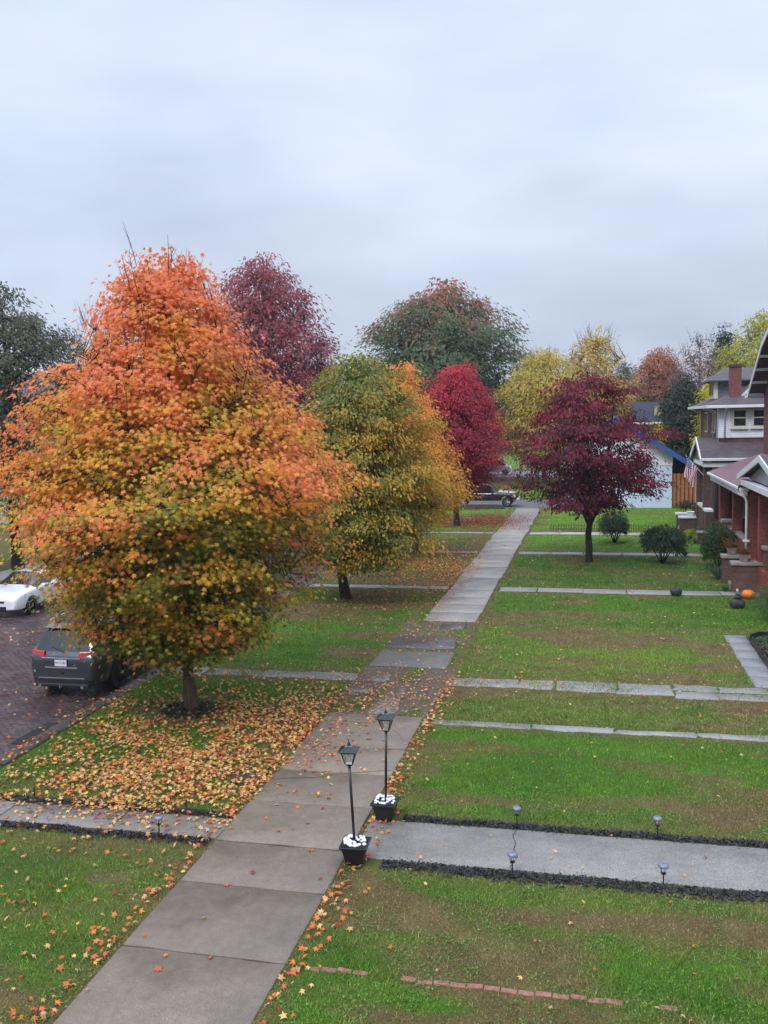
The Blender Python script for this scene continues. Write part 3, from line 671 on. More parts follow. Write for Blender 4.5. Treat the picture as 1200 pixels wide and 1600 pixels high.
tree('pear_tree','dense green and yellow street tree directly behind the big orange maple',(-9.67,35.5),
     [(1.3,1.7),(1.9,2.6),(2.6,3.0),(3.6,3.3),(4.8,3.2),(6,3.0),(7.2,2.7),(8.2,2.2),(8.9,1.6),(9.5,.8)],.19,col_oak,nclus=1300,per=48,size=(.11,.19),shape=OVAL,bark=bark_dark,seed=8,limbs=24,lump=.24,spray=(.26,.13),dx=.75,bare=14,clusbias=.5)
def col_third(rg,t,q,c,P,n):
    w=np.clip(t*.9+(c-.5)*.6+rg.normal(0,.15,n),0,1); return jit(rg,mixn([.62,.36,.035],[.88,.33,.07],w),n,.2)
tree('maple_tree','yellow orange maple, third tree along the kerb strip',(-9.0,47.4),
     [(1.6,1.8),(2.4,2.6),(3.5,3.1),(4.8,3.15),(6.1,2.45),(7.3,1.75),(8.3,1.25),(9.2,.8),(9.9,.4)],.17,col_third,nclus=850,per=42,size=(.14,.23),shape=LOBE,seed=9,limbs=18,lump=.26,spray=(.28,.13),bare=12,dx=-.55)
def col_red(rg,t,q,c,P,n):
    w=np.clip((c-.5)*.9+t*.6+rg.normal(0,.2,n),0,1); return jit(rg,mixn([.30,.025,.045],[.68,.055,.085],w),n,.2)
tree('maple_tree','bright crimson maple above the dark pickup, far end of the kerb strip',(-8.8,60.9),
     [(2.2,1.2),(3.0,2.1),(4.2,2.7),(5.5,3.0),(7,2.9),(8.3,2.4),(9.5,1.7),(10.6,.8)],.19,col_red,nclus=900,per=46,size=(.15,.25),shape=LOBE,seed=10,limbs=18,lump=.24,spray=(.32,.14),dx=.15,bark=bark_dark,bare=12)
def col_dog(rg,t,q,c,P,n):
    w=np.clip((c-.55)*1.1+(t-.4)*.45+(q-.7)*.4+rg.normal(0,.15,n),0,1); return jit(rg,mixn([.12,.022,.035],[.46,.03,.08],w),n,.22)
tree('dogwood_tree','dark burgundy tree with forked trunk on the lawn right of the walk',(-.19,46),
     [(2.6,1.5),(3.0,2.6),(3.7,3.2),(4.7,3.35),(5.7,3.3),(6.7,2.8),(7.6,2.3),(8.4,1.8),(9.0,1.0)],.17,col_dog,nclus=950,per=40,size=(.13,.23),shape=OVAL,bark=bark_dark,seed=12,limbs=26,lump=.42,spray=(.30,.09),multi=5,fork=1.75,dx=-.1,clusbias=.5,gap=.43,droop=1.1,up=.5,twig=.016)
# background trees
def c2(a,b,noise_=.22,top=None,topc=None,lowc=None):
    def fn(rg,t,q,c,P,n):
        w=np.clip(c*.7+rg.normal(.15,noise_,n),0,1); C=mixn(a,b,w)
        if topc is not None:
            k=np.clip((t-top)*3+(c-.5)*1.6+(rg.random(n)-.5)*.3,0,1)[:,None]; C=C*(1-k)+np.array(topc)*k
        return jit(rg,C,n,.2)
    return fn
def rnd(z0,z1,r,pts=((0,.45),(.12,.8),(.35,1),(.6,.95),(.8,.7),(.93,.4),(1,.15))): return [(z0+(z1-z0)*a,r*b) for a,b in pts]
G='tall autumn trees beyond the houses and cross street'
tree('oak_tree','huge dark green tree with rusty red top behind the crimson maple',(-17,108),rnd(3,22.6,9.3,((0,.7),(.12,.95),(.35,1),(.58,.98),(.74,.82),(.88,.55),(.96,.32),(1,.15))),.5,c2((.07,.12,.05),(.15,.20,.075),.25,.74,(.45,.15,.10)),nclus=1700,per=34,size=(.35,.7),shape=DIAM,seed=21,limbs=26,lump=.42,spray=(.8,.34),bark=bark_dark,group=G)
tree('maple_tree','tall dull purple red tree behind the top of the orange maple',(-27,75),rnd(3,20.6,5.9,((0,.6),(.12,.9),(.35,1.1),(.6,1),(.78,.8),(.9,.55),(1,.22))),.35,c2((.20,.06,.07),(.48,.10,.12),.25),nclus=1400,per=32,size=(.25,.48),shape=DIAM,seed=22,limbs=22,lump=.28,spray=(.6,.25),bark=bark_dark,group=G)
tree('broadleaf_tree','dark grey green tree with black trunk behind the white sedan',(-28.2,41),rnd(3.0,14.0,4.5),.26,c2((.035,.055,.03),(.10,.12,.07),.22,.35,(.14,.14,.09)),nclus=1100,per=46,size=(.16,.3),shape=DIAM,seed=23,limbs=20,lump=.26,spray=(.4,.18),bark=bark_dark,gap=.3)
tree('maple_tree','small orange and olive maple at the left edge across the street',(-25.2,32),rnd(2.4,7.9,2.3),.12,col_main,nclus=320,per=44,size=(.13,.22),seed=24,limbs=12,spray=(.28,.12))
tree('bare_tree','thin nearly leafless grey tree left of the orange maple crown',(-34.2,60),rnd(5,14.8,2.6),.16,c2((.2,.16,.13),(.3,.2,.15)),nclus=320,per=1.0,size=(.12,.2),shape=DIAM,seed=25,limbs=24,lump=.3,spray=(.3,.2),bark=bark_grey,bare=60,twig=.03,group=G)
tree('broadleaf_tree','green tree low behind the orange maple, far side of the street',(-33,66),rnd(1.5,10.5,5.5),.25,c2((.05,.09,.03),(.12,.14,.05)),nclus=420,per=24,size=(.3,.5),shape=DIAM,seed=26,limbs=16,lump=.3,spray=(.6,.25),group=G)
tree('broadleaf_tree','bushy olive tree seen between the orange maple and the crimson maple',(-20.5,88),rnd(1.5,12.5,6),.25,c2((.06,.09,.03),(.17,.16,.05)),nclus=420,per=24,size=(.3,.5),shape=DIAM,seed=27,limbs=16,lump=.3,spray=(.6,.25),group=G)
tree('ash_tree','bright yellow tree behind the burgundy tree, left one of the yellow pair',(-5.0,100),rnd(2.5,14.3,4.7),.25,c2((.46,.37,.07),(.66,.50,.08)),nclus=950,per=30,size=(.25,.45),shape=DIAM,seed=28,limbs=18,lump=.3,spray=(.55,.25),bark=bark_grey,bare=20,gap=.25,group=G)
tree('ash_tree','pale yellow tree with bare grey top twigs behind the burgundy tree',(.3,105),rnd(2.5,16.3,3.9,((0,.5),(.2,.9),(.4,1),(.6,.9),(.8,.7),(1,.35))),.26,c2((.52,.37,.08),(.68,.48,.10)),nclus=800,per=24,size=(.25,.42),shape=DIAM,seed=29,limbs=22,lump=.3,spray=(.5,.3),bark=bark_grey,bare=80,gap=.3,twig=.03,group=G)
tree('maple_tree','rounded dusty orange tree above the navy roof',(7.4,110),rnd(3,14.4,4.0),.25,c2((.13,.12,.05),(.36,.17,.09),.25,.45,(.46,.17,.09)),nclus=800,per=30,size=(.25,.45),shape=DIAM,seed=30,limbs=16,lump=.28,spray=(.5,.25),group=G)
tree('broadleaf_tree','grey green tree left of the dusty orange tree',(3.6,116),rnd(3,13.2,3.0),.2,c2((.08,.11,.07),(.17,.19,.11)),nclus=450,per=28,size=(.25,.45),shape=DIAM,seed=31,limbs=14,lump=.28,spray=(.5,.25),group=G)
tree('bare_tree','thinning pinkish tree between the dusty orange tree and the spruce',(11.2,106),rnd(4,15.4,3.6),.22,c2((.28,.17,.14),(.36,.2,.16)),nclus=480,per=12,size=(.2,.36),shape=DIAM,seed=32,limbs=22,lump=.3,spray=(.5,.3),bark=bark_grey,bare=50,twig=.03,group=G)
def col_spr(rg,t,q,c,P,n): return jit(rg,mixn([.018,.035,.028],[.045,.075,.055],c),n)
tree('spruce_tree','dark blue green spruce spire beyond the white sided house',(15.5,120),[(2,3.4),(5,3.0),(9,2.2),(13,1.4),(16,.7),(17.8,.1)],.25,col_spr,nclus=900,per=30,size=(.3,.5),shape=DIAM,seed=33,limbs=30,lump=.12,spray=(.6,.12),bark=bark_dark,clusbias=.6,group=G)
tree('ash_tree','yellow green tree rising behind the white sided house',(12.6,76),rnd(2,14.6,4.4),.25,c2((.22,.27,.05),(.58,.50,.05),.25),nclus=1200,per=32,size=(.2,.36),shape=DIAM,seed=34,limbs=20,lump=.28,spray=(.42,.2),gap=.3,bare=20,bark=bark_grey,group=G)
tree('ash_tree','small bright yellow tree beside the corner of the white sided house',(8.3,66.5),rnd(3.5,9.6,1.5),.12,c2((.50,.44,.03),(.68,.54,.03)),nclus=260,per=40,size=(.16,.26),shape=DIAM,seed=35,limbs=12,lump=.28,spray=(.3,.16),group=G)
tree('cedar_tree','dark evergreen tree behind the orange wooden fence',(7.2,79),rnd(.5,10.3,2.6,((0,.9),(.2,1),(.5,.95),(.75,.75),(.9,.45),(1,.15))),.2,c2((.02,.04,.025),(.06,.085,.05)),nclus=900,per=36,size=(.2,.36),shape=DIAM,seed=36,limbs=20,lump=.2,spray=(.35,.2),bark=bark_dark,group=G)
tree('ash_tree','small yellow sapling over the corner of the blue trimmed garage',(4.9,77),rnd(4,6.6,.9),.08,c2((.50,.40,.03),(.64,.46,.04)),nclus=60,per=22,size=(.15,.25),shape=DIAM,seed=37,limbs=8,spray=(.25,.16),group=G)
# far-off wood that closes the horizon
rg=np.random.default_rng(88); n=30000
ang=rg.uniform(R_(-42),R_(32),n); dist=rg.uniform(185,225,n); top=7.0+5.5*vnoise(ang*16,ang*0,4,44)
zz=top*rg.random(n)**.6; P=np.stack([np.sin(ang)*dist,np.cos(ang)*dist,zz],1)
pc=vnoise(ang*40,dist*.05,3,45)[:,None]; C=np.array([.07,.10,.045])*(1-pc)+np.array([.24,.15,.07])*pc; C=C*rg.uniform(.6,1.3,(n,1))
V,F,Cl=leaves(P,unit(rg.normal(0,1,(n,3))+np.array([0,-1,.6])),unit(rg.normal(0,1,(n,3))),rg.uniform(1.0,2.2,n),C,DIAM,.2,rg)
tag(link('distant_wood',np_mesh('distant_wood',V,F,Cl,mats=[leafm])),'far-off band of mixed autumn woods along the horizon','woods',kind='stuff')

# ------------------------------------------------------------------ bushes and small plants
def bush(name,label,c,r,colfn,n,size,shape,seed,stem=.25,droop=.3,parts=True,cat='bush',up=.6,nst=7,group=None):
    rg=np.random.default_rng(seed); T=thing(name,label,cat,(c[0],c[1],0),0,group)
    ph=np.arccos(rg.uniform(-.75,1,n)); a=rg.uniform(0,6.28,n); lump=1+.3*(vnoise(a*2,ph*2.5,3,seed)-.5)*2
    q=rg.random(n)**.4*lump; ctr=stem+r[2]
    P=np.stack([r[0]*q*np.sin(ph)*np.cos(a),r[1]*q*np.sin(ph)*np.sin(a),ctr+r[2]*q*np.cos(ph)],1); P[:,2]=np.maximum(P[:,2],.06)
    d=unit(P-np.array([0,0,ctr])); Tn=unit(d+rg.normal(0,.45,(n,3))+np.array([0,0,-droop])); Nn=unit(rg.normal(0,.45,(n,3))+np.array([0,0,up])+d*.4)
    t=P[:,2]/(ctr+r[2]); C=colfn(rg,t,q,rg.random(n),P,n)
    V,F,Cl=leaves(P,Nn,Tn,rg.uniform(*size,n),C,shape,.25,rg); link('foliage',np_mesh('foliage',V,F,Cl,mats=[leafm]),T)
    W=[];Rr=[]
    for i in range(nst):
        a=i*6.28/nst+rg.uniform(-.3,.3); e=np.array([r[0]*.6*math.cos(a),r[1]*.6*math.sin(a),ctr+r[2]*rg.uniform(-.2,.5)])
        W.append(bez(np.array([.03*math.cos(a),.03*math.sin(a),-.02]),np.array([e[0]*.5,e[1]*.5,ctr*.4]),e,7)); Rr.append(np.linspace(.035,.012,7))
    V,F=tubes_np(W,Rr,6); link('stems',np_mesh('stems',V,F,mats=[bark_dark],smooth=True),T); return T
LONG=[(90,1.0),(60,.36),(0,.17),(-60,.3),(-90,.75),(-120,.3),(180,.17),(120,.36)]
rh=c2((.03,.07,.035),(.075,.12,.06))
bush('rhododendron','rounded dark rhododendron just right of the burgundy tree trunk',(1.2,53.3),(.92,.9,.82),rh,2600,(.18,.28),LONG,51,.2,.5,group='rhododendrons on the neighbours lawn')
bush('rhododendron','wide drooping rhododendron with bare stems, nearer of the two on the lawn',(3.25,45.9),(1.15,1.05,.72),rh,3600,(.2,.32),LONG,52,.38,.7,group='rhododendrons on the neighbours lawn')
bush('bush','big green shrub against the steps of the brick porch',(5.65,44.6),(.82,.85,1.0),c2((.03,.075,.02),(.09,.17,.05)),7000,(.07,.13),OVAL,53,.08,.1)
bush('hedge','grey green clipped shrub at the right edge beside the pumpkin',(6.25,33.2),(.98,1.05,.72),c2((.06,.11,.04),(.13,.19,.08)),9000,(.05,.10),LONG,54,.05,0)
bush('bush','small dark shrub on the white capped steps',(5.9,61.6),(.8,.5,.35),c2((.02,.04,.02),(.05,.09,.04)),900,(.08,.14),OVAL,55,.95,.1,nst=3)
bush('shrub','lime yellow garden shrub behind the wire edging by the dark steps',(5.35,54.6),(.35,.3,.28),c2((.25,.33,.03),(.42,.46,.05)),700,(.05,.1),OVAL,56,.1,.1)
bush('shrub','grey green garden shrub next to the lime yellow one',(6.0,55.0),(.42,.35,.35),c2((.07,.12,.05),(.16,.22,.12)),800,(.06,.1),OVAL,57,.1,.1)
def blades_plant(name,label,c,n,h,seed,col,w=.03,cat='plant'):
    rg=np.random.default_rng(seed); P=[];Q=[]
    V=[];F=[];C=[]
    for i in range(n):
        a=rg.uniform(0,6.28); l=h*rg.uniform(.6,1.1); lean=rg.uniform(.15,.9); d=np.array([math.cos(a),math.sin(a)])
        b=len(V); s=np.array([-d[1],d[0]])
        for k,wk in ((0,.6),(.35,1),(.7,.7),(1,.05)):
            x=d*l*lean*k; zz=l*(k-.35*lean*k*k); 
            for sg in (-1,1): V.append((x[0]+s[0]*w*wk*sg/2,x[1]+s[1]*w*wk*sg/2,zz))
        for k in range(3): F.append((b+2*k,b+2*k+1,b+2*k+3,b+2*k+2))
        C+=[np.array(col)*rg.uniform(.6,1.4)]*8
    o=link(name,np_mesh(name,np.array(V),np.array(F),np.array(C),mats=[leafm])); o.location=c; return tag(o,label,cat)
blades_plant('yucca','spiky grey green yucca at the foot of the brick porch wall',(5.25,41.6,0),70,.75,61,(.10,.16,.10),.05)
blades_plant('hosta','low pale plants beside the corner of the brick step wall',(5.2,38.9,0),60,.35,62,(.17,.26,.08),.06)
blades_plant('hosta','blue green leafy clump on the lawn left of the big green shrub',(4.5,48.2,0),60,.45,63,(.08,.15,.09),.08)
blades_plant('ornamental_grass','lime green strappy clump behind the wire edging by the steps',(5.5,53.2,0),80,.45,64,(.28,.36,.08),.04)

# ------------------------------------------------------------------ buildings
brickA=brickmat('red_brick',(.33,.075,.055),(.25,.055,.042),(.11,.075,.065)); brickD=brickmat('dark_brick',(.115,.060,.052),(.085,.045,.042),(.06,.045,.042))
brickB=brickmat('brown_brick',(.20,.065,.055),(.15,.05,.045),(.09,.06,.055)); brickT=brickmat('step_brick',(.155,.075,.058),(.115,.055,.046),(.095,.075,.065))
white=simple('white_paint',(.72,.73,.76),.45,0,.12,3); siding=sidingmat('white_siding',(.70,.74,.80)); stone=simple('stone_cap',(.30,.27,.25),.7,0,.35,5,.4)
grey_sid=simple('grey_slate_cheek',(.15,.17,.22),.6,0,.4,6); shA=shinglemat('brown_shingle',(.085,.066,.074)); shB=shinglemat('grey_shingle',(.085,.08,.09))
cream=simple('cream_trim',(.62,.60,.52),.5,0,.1,4); dark=simple('dark_interior',(.012,.012,.014),.8); glass=simple('window_glass',(.02,.028,.032),.08,0,.4,2,0,0,.8)
maroon,t_,o_=nt('maroon_metal')
_v=pos(t_); _w=N(t_,'ShaderNodeTexWave',bands_direction='Y'); _w.inputs['Scale'].default_value=.55; L(t_,_v,_w.inputs['Vector'])
_n=noise(t_,_v,1.2,4); _c=mixc(t_,1.0,(.20,.085,.11),ramp(t_,_n,[(.3,.8),(.7,1.15)]),'MULTIPLY'); princ(t_,o_,_c,.38,0,bump(t_,ramp(t_,_w.outputs[0],[(.86,0),(.93,1)]),1,.03))
def bx(*a): return MB().box(*a)
def roofslab(poly,th=.12):   # poly: 4 pts; thickness downwards
    return MB().hexa([(x,y,z-th) for x,y,z in poly]+[tuple(p) for p in poly])
H=thing('brick_house','red brick house with deep brick porch and maroon metal porch roof at right edge','house',(8.5,42,0)); s=(8.5,42,0)
w1=MB().box(8.55,18,34,51,0,8.0); w1.prism([(34,8),(51,8),(47.4,10.25),(42.5,11.9),(37.6,10.25)],'x',8.56,17.9); w1.build('wall',brickB,H,s)
rf=MB()
pr=[(51.6,8.05),(47.6,10.42),(42.5,12.1),(37.4,10.42),(33.4,8.05)]
for (a,b),(c,d) in zip(pr[:-1],pr[1:]): rf.add([(7.85,a,b),(18.6,a,b),(18.6,c,d),(7.85,c,d),(7.85,a,b-.14),(18.6,a,b-.14),(18.6,c,d-.14),(7.85,c,d-.14)],[(0,1,2,3),(7,6,5,4),(0,3,7,4),(1,5,6,2),(0,4,5,1),(3,2,6,7)])
R1=rf.build('roof',shA,H,s)
for (a,b),(c,d) in zip(pr[:-1],pr[1:]):
    MB().hexa([(7.80,a,b-.24),(7.846,a,b-.24),(7.846,c,d-.24),(7.80,c,d-.24),(7.80,a,b+.03),(7.846,a,b+.03),(7.846,c,d+.03),(7.80,c,d+.03)]).build('rake_board',white,R1,(0,0,0))
for i in range(4):
    q=(i+.35)/4; yy_=51.6+(47.6-51.6)*q; zz_=8.05+(10.42-8.05)*q-.16
    bx(7.85,8.55,yy_-.06,yy_+.06,zz_-.13,zz_).build('lookout',white,R1)
bx(7.7,9.4,51.45,51.62,7.86,8.02).build('gutter',white,R1)
for p in list(R1.children): p.location=(-8.5,-42,0)
bx(6.40,8.53,37.6,51,0,1.0).build('porch_floor',brickA,H,s)
for a,b,zt in ((50.1,50.5,3.85),(45.5,45.9,3.85),(41.1,41.5,3.85),(38.5,38.9,3.85)): bx(6.37,6.80,a,b,0.0,zt).build('porch_column',brickA,H,s,.01)
for a,b in ((45.93,47.58),(48.12,50.07),(41.53,45.47)):
    pw=bx(6.42,6.66,a,b,1.003,1.55).build('porch_wall',brickA,H,s); bx(6.36,6.72,a,b,1.553,1.64).build('cap',stone,pw,s,.01)
pp=bx(6.22,6.70,47.6,48.1,0,1.8).build('pier',brickA,H,s); bx(6.15,6.77,47.53,48.17,1.803,1.93).build('cap',stone,pp,s,.012)
pp=bx(6.50,7.0,37.85,38.35,0,1.8).build('pier',brickT,H,s); bx(6.43,7.07,37.78,38.42,1.803,1.93).build('cap',stone,pp,s,.012)
for a,b,x0,x1,zt in ((38.55,38.98,5.42,7.4,1.10),(40.42,40.85,5.30,6.36,1.10)):
    cw=bx(x0,x1,a-.02 if a<39 else a,b,0,zt).build('step_wall',brickT,H,s); bx(x0-.07,x1,a-.09,b+.06,zt+.003,zt+.13).build('cap',stone,cw,s,.012)
st=MB()
for i in range(6): st.box(5.50+.15*i,5.50+.15*(i+1)+.02,39.0,40.4,0,.165*(i+1))
st.build('steps',stone,H,s)
bx(8.40,8.54,41.2,50.6,1.0,1.9).build('sill_band',stone,H,s)
for yw in (43.0,47.6):
    wf=bx(8.46,8.545,yw,yw+1.7,1.9,3.4).build('window',white,H,s); bx(8.43,8.455,yw+.1,yw+1.6,2.0,3.3).build('pane',glass,wf,s)
lt=MB().box(7.22,7.78,50.86,50.90,1.75,3.05)
latm,t_,o_=nt('lattice_screen'); _g=boxuv(t_); _k=N(t_,'ShaderNodeTexChecker'); _k.inputs['Scale'].default_value=16; _m=N(t_,'ShaderNodeMapping'); _m.inputs['Rotation'].default_value=(0,0,.785); L(t_,_g,_m.inputs[0]); L(t_,_m.outputs[0],_k.inputs['Vector']); _k.inputs[1].default_value=(.6,.6,.64,1); _k.inputs[2].default_value=(.12,.12,.13,1); princ(t_,o_,_k.outputs[0],.6)
lt.build('lattice_screen',latm,H,s)
fr=MB().box(7.15,7.85,50.84,50.915,1.66,1.75); fr.build('window_sill',white,H,s)
bx(6.8,8.5,50.93,51.0,1.0,3.9).build('porch_end_wall',brickB,H,s)
# porch roof, gutter, downspout, pediment
PR=roofslab([(5.93,41.0,4.10),(8.53,41.0,5.02),(8.53,51.2,5.02),(5.93,51.2,4.10)],.08).build('porch_roof',maroon,H,s)
bx(5.83,5.93,41.0,51.2,3.93,4.06).build('gutter',white,PR,s,.02); bx(5.96,6.36,41.0,51.15,3.86,3.99).build('soffit',white,PR,s)
bx(6.0,6.30,41.03,51.1,3.66,3.855).build('beam',white,H,s)
pd=MB().prism([(31.9,4.40),(40.8,4.40),(36.35,5.36)],'x',6.30,6.36); PE=pd.build('pediment',simple('pediment_grey',(.33,.34,.35),.6),H,s)
for a,b in ((41.5,36.35),(31.2,36.35)):
    z0_=4.42;z1_=5.42
    MB().hexa([(5.99,a,z0_-.02),(8.5,a,z0_-.02),(8.5,b,z1_-.02),(5.99,b,z1_-.02),(5.99,a,z0_+.09),(8.5,a,z0_+.09),(8.5,b,z1_+.09),(5.99,b,z1_+.09)]).build('pediment_roof',shB,PE,s)
    MB().hexa([(5.93,a,z0_-.12),(5.985,a,z0_-.12),(5.985,b,z1_-.12),(5.93,b,z1_-.12),(5.93,a,z0_+.12),(5.985,a,z0_+.12),(5.985,b,z1_+.12),(5.93,b,z1_+.12)]).build('rake_board',white,PE,s)
bx(6.0,6.30,31.5,40.97,4.12,4.36).build('entrance_beam',white,H,s,.02)
ds=MB().tube([(5.90,41.2,3.92),(5.92,41.2,3.80),(6.22,41.05,3.58),(6.27,41.0,3.40),(6.27,41.0,.08)],.052,8); D=ds.build('downspout',white,H,s,smooth=True)
bx(6.14,6.40,40.93,41.07,1.72,1.80).build('bracket',white,D,s)

H=thing('brick_house','white sided brick house with chimney and dormer, second house from the right edge','house',(8.5,61,0)); s=(8.5,61,0)
MB().box(7.04,17,56,65.7,0,7.5).build('wall',brickB,H,s)
bay=bx(7.02,9.5,55.93,55.997,5.72,7.48).build('siding_bay',siding,H,s)
bx(6.97,7.02,55.93,56.8,5.72,7.48).build('siding_return',siding,H,s)
for x0 in (7.42,9.30,): bx(x0,x0+.15,55.88,55.927,5.72,7.48).build('corner_post',white,H,s)
for x0 in (7.66,8.72):
    W=bx(x0,x0+.86,55.85,55.926,6.28,7.34).build('window',cream,H,s); bx(x0+.12,x0+.74,55.83,55.848,6.40,7.24).build('pane',glass,W,s)
    bx(x0+.10,x0+.76,55.80,55.828,6.81,6.87).build('sash_bar',cream,W,s); bx(x0-.05,x0+.91,55.79,55.92,6.2,6.276).build('sill',cream,W,s)
for yw in (57.8,61.5): 
    W=bx(6.975,7.037,yw,yw+1.3,5.95,7.2).build('window',white,H,s); bx(6.95,6.973,yw+.12,yw+1.18,6.05,7.1).build('pane',glass,W,s)
R2=MB().add([(6.35,55.4,7.55),(17.5,55.4,7.55),(17.5,66.3,7.55),(6.35,66.3,7.55),(9.9,60.85,9.3),(13,60.85,9.3),(6.35,55.4,7.43),(17.5,55.4,7.43),(17.5,66.3,7.43),(6.35,66.3,7.43)],
  [(0,1,5,4),(1,2,5),(2,3,4,5),(3,0,4),(9,8,7,6),(0,6,7,1),(1,7,8,2),(2,8,9,3),(3,9,6,0)]).build('roof',shA,H,s)
bx(6.35,9.6,55.30,55.398,7.40,7.56).build('gutter',white,R2,s,.02); bx(6.25,6.348,55.3,66.3,7.40,7.56).build('gutter',white,R2,s,.02)
for yy_ in (56.1,58.3,64.9): MB().tube([(6.32,yy_-.5,7.4),(6.95,yy_,7.15),(6.98,yy_,5.0)],.045,6).build('downspout',white,H,s,smooth=True)
MB().tube([(7.3,55.32,7.4),(7.3,55.86,7.2),(7.3,55.88,5.7)],.045,6).build('downspout',white,H,s,smooth=True)
D=MB().box(7.15,10,59.2,61.8,7.9,9.05).build('dormer',grey_sid,H,s)
bx(7.10,7.147,59.2,61.8,8.0,9.05).build('dormer_front',cream,D,s); bx(7.06,7.098,59.5,60.3,8.2,8.95).build('pane',glass,D,s); bx(7.06,7.098,60.7,61.5,8.2,8.95).build('pane',glass,D,s)
bx(7.05,7.3,59.12,59.197,8.0,9.05).build('corner_board',cream,D,s)
MB().add([(6.7,58.7,9.08),(11,58.7,9.08),(11,62.3,9.08),(6.7,62.3,9.08),(7.9,60.5,9.85),(10.8,60.5,9.85),(6.7,58.7,9.0),(11,58.7,9.0),(11,62.3,9.0),(6.7,62.3,9.0)],
  [(0,1,5,4),(1,2,5),(2,3,4,5),(3,0,4),(9,8,7,6),(0,6,7,1),(1,7,8,2),(2,8,9,3),(3,9,6,0)]).build('dormer_roof',shB,D,s)
cg=MB().prism([(8.2,7.85),(12.4,7.85),(10.3,9.75)],'y',57.4,60.8).build('cross_gable',siding,H,s)
for a in (8.05,12.55):
    MB().hexa([(a,57.1,7.78),(10.3,57.1,9.86),(10.3,61,9.86),(a,61,7.78),(a,57.1,7.92),(10.3,57.1,10.0),(10.3,61,10.0),(a,61,7.92)]).build('gable_roof',shB,cg,s)
    MB().hexa([(a,57.04,7.70),(10.3,57.04,9.76),(10.3,57.097,9.76),(a,57.097,7.70),(a,57.04,7.90),(10.3,57.04,9.96),(10.3,57.097,9.96),(a,57.097,7.90)]).build('rake_board',white,cg,s)
CH=MB().box(7.68,8.30,56.9,57.5,7.7,9.75).build('chimney',brickmat('chimney_brick',(.24,.075,.06),(.17,.055,.048),(.10,.075,.07)),H,s); bx(7.63,8.35,56.85,57.55,9.753,9.9).build('cap',brickD,CH,s)
PR=roofslab([(5.85,54.0,4.62),(9.6,54.0,4.62),(9.6,56.6,5.72),(5.85,56.6,5.72)],.1); PR.hexa([(x,y,z-.1) for x,y,z in [(5.85,56.62,5.72),(7.0,56.62,5.72),(7.0,59.8,4.62),(5.85,59.8,4.62)]]+[(5.85,56.62,5.72),(7.0,56.62,5.72),(7.0,59.8,4.62),(5.85,59.8,4.62)])
PR=PR.build('porch_roof',shA,H,s)
for a in (54.0,59.75):
    MB().hexa([(5.79,a,4.40),(5.845,a,4.40),(5.845,56.6,5.52),(5.79,56.6,5.52),(5.79,a,4.66),(5.845,a,4.66),(5.845,56.6,5.78),(5.79,56.6,5.78)]).build('rake_board',white,PR,s)
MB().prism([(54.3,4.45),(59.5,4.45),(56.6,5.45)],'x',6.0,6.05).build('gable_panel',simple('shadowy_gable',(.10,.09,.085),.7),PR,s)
bx(5.85,9.6,53.88,53.997,4.5,4.65).build('gutter',white,PR,s,.02); bx(6.0,9.5,54.05,54.4,4.16,4.40).build('beam',white,H,s); bx(6.0,6.3,54.42,59.6,4.16,4.40).build('beam',white,H,s)
bx(6.10,7.03,54.5,59.6,0,1.0).build('porch_floor',brickD,H,s)
for a in (54.32,57.75,60.45): bx(6.02,6.45,a,a+.42,1.0 if a<60 else 0,4.15 if a<60 else 1.4).build('porch_column',brickD,H,s)
pw=bx(6.05,6.35,53.2,54.3,0,1.75).build('porch_wall',brickD,H,s); bx(5.98,6.42,53.15,54.3,1.753,1.88).build('cap',white,pw,s)
pw=bx(6.12,6.36,54.78,57.7,1.003,1.75).build('porch_wall',brickD,H,s); bx(6.04,6.44,54.76,57.72,1.753,1.88).build('cap',white,pw,s)
for a in (58.2,60.3):
    cw=bx(5.12,6.08,a,a+.4,0,.86).build('step_wall',brickD,H,s); bx(5.04,6.08,a-.07,a+.47,.863,.98).build('cap',white,cw,s,.01)
st=MB()
for i in range(5): st.box(5.2+.18*i,5.4+.18*i,58.62,60.28,0,.18*(i+1))
st.build('steps',stone,H,s)
bx(7.0,7.035,56.3,57.4,1.0,3.2).build('door',dark,H,s)
# low brick garden wall between the two houses
H=thing('garden_wall','low dark brick wall with stone cap between the two porches','wall',(6.4,52.95,0)); s=(6.4,52.95,0)
bx(5.6,6.9,52.8,53.1,0,.62).build('wall',brickD,H,s); bx(5.53,6.95,52.74,53.14,.623,.72).build('cap',stone,H,s)

blue=simple('blue_paint',(.03,.10,.33),.4,0,.15,2)
H=thing('garage','white and pale blue garage with bright blue roof edge behind the burgundy tree','garage',(1.8,76,0)); s=(1.8,76,0)
stucco=simple('pale_blue_stucco',(.60,.68,.86),.6,0,.08,1.5,.15)
W=MB().box(-2.3,5.87,73.6,84,0,3.25).build('wall',stucco,H,s); 
MB().prism([(-2.32,3.253),(5.89,3.253),(5.89,4.2),(1.75,6.85),(-2.32,4.2)],'y',73.56,83.9).build('siding_gable',siding,H,s)
bx(5.80,5.90,73.50,73.556,3.25,4.3).build('corner_board',white,H,s)
for x0,z0_ in ((7.75,3.05),(-2.9,3.95)):
    MB().hexa([(x0,73.0,z0_),(1.75,73.0,6.95),(1.75,84.4,6.95),(x0,84.4,z0_),(x0,73.0,z0_+.12),(1.75,73.0,7.07),(1.75,84.4,7.07),(x0,84.4,z0_+.12)]).build('roof',shB,H,s)
    MB().hexa([(x0,72.9,z0_-.32),(1.75,72.9,6.62),(1.75,72.99,6.62),(x0,72.99,z0_-.32),(x0,72.9,z0_+.10),(1.75,72.9,7.04),(1.75,72.99,7.04),(x0,72.99,z0_+.10)]).build('rake_board',blue,H,s)
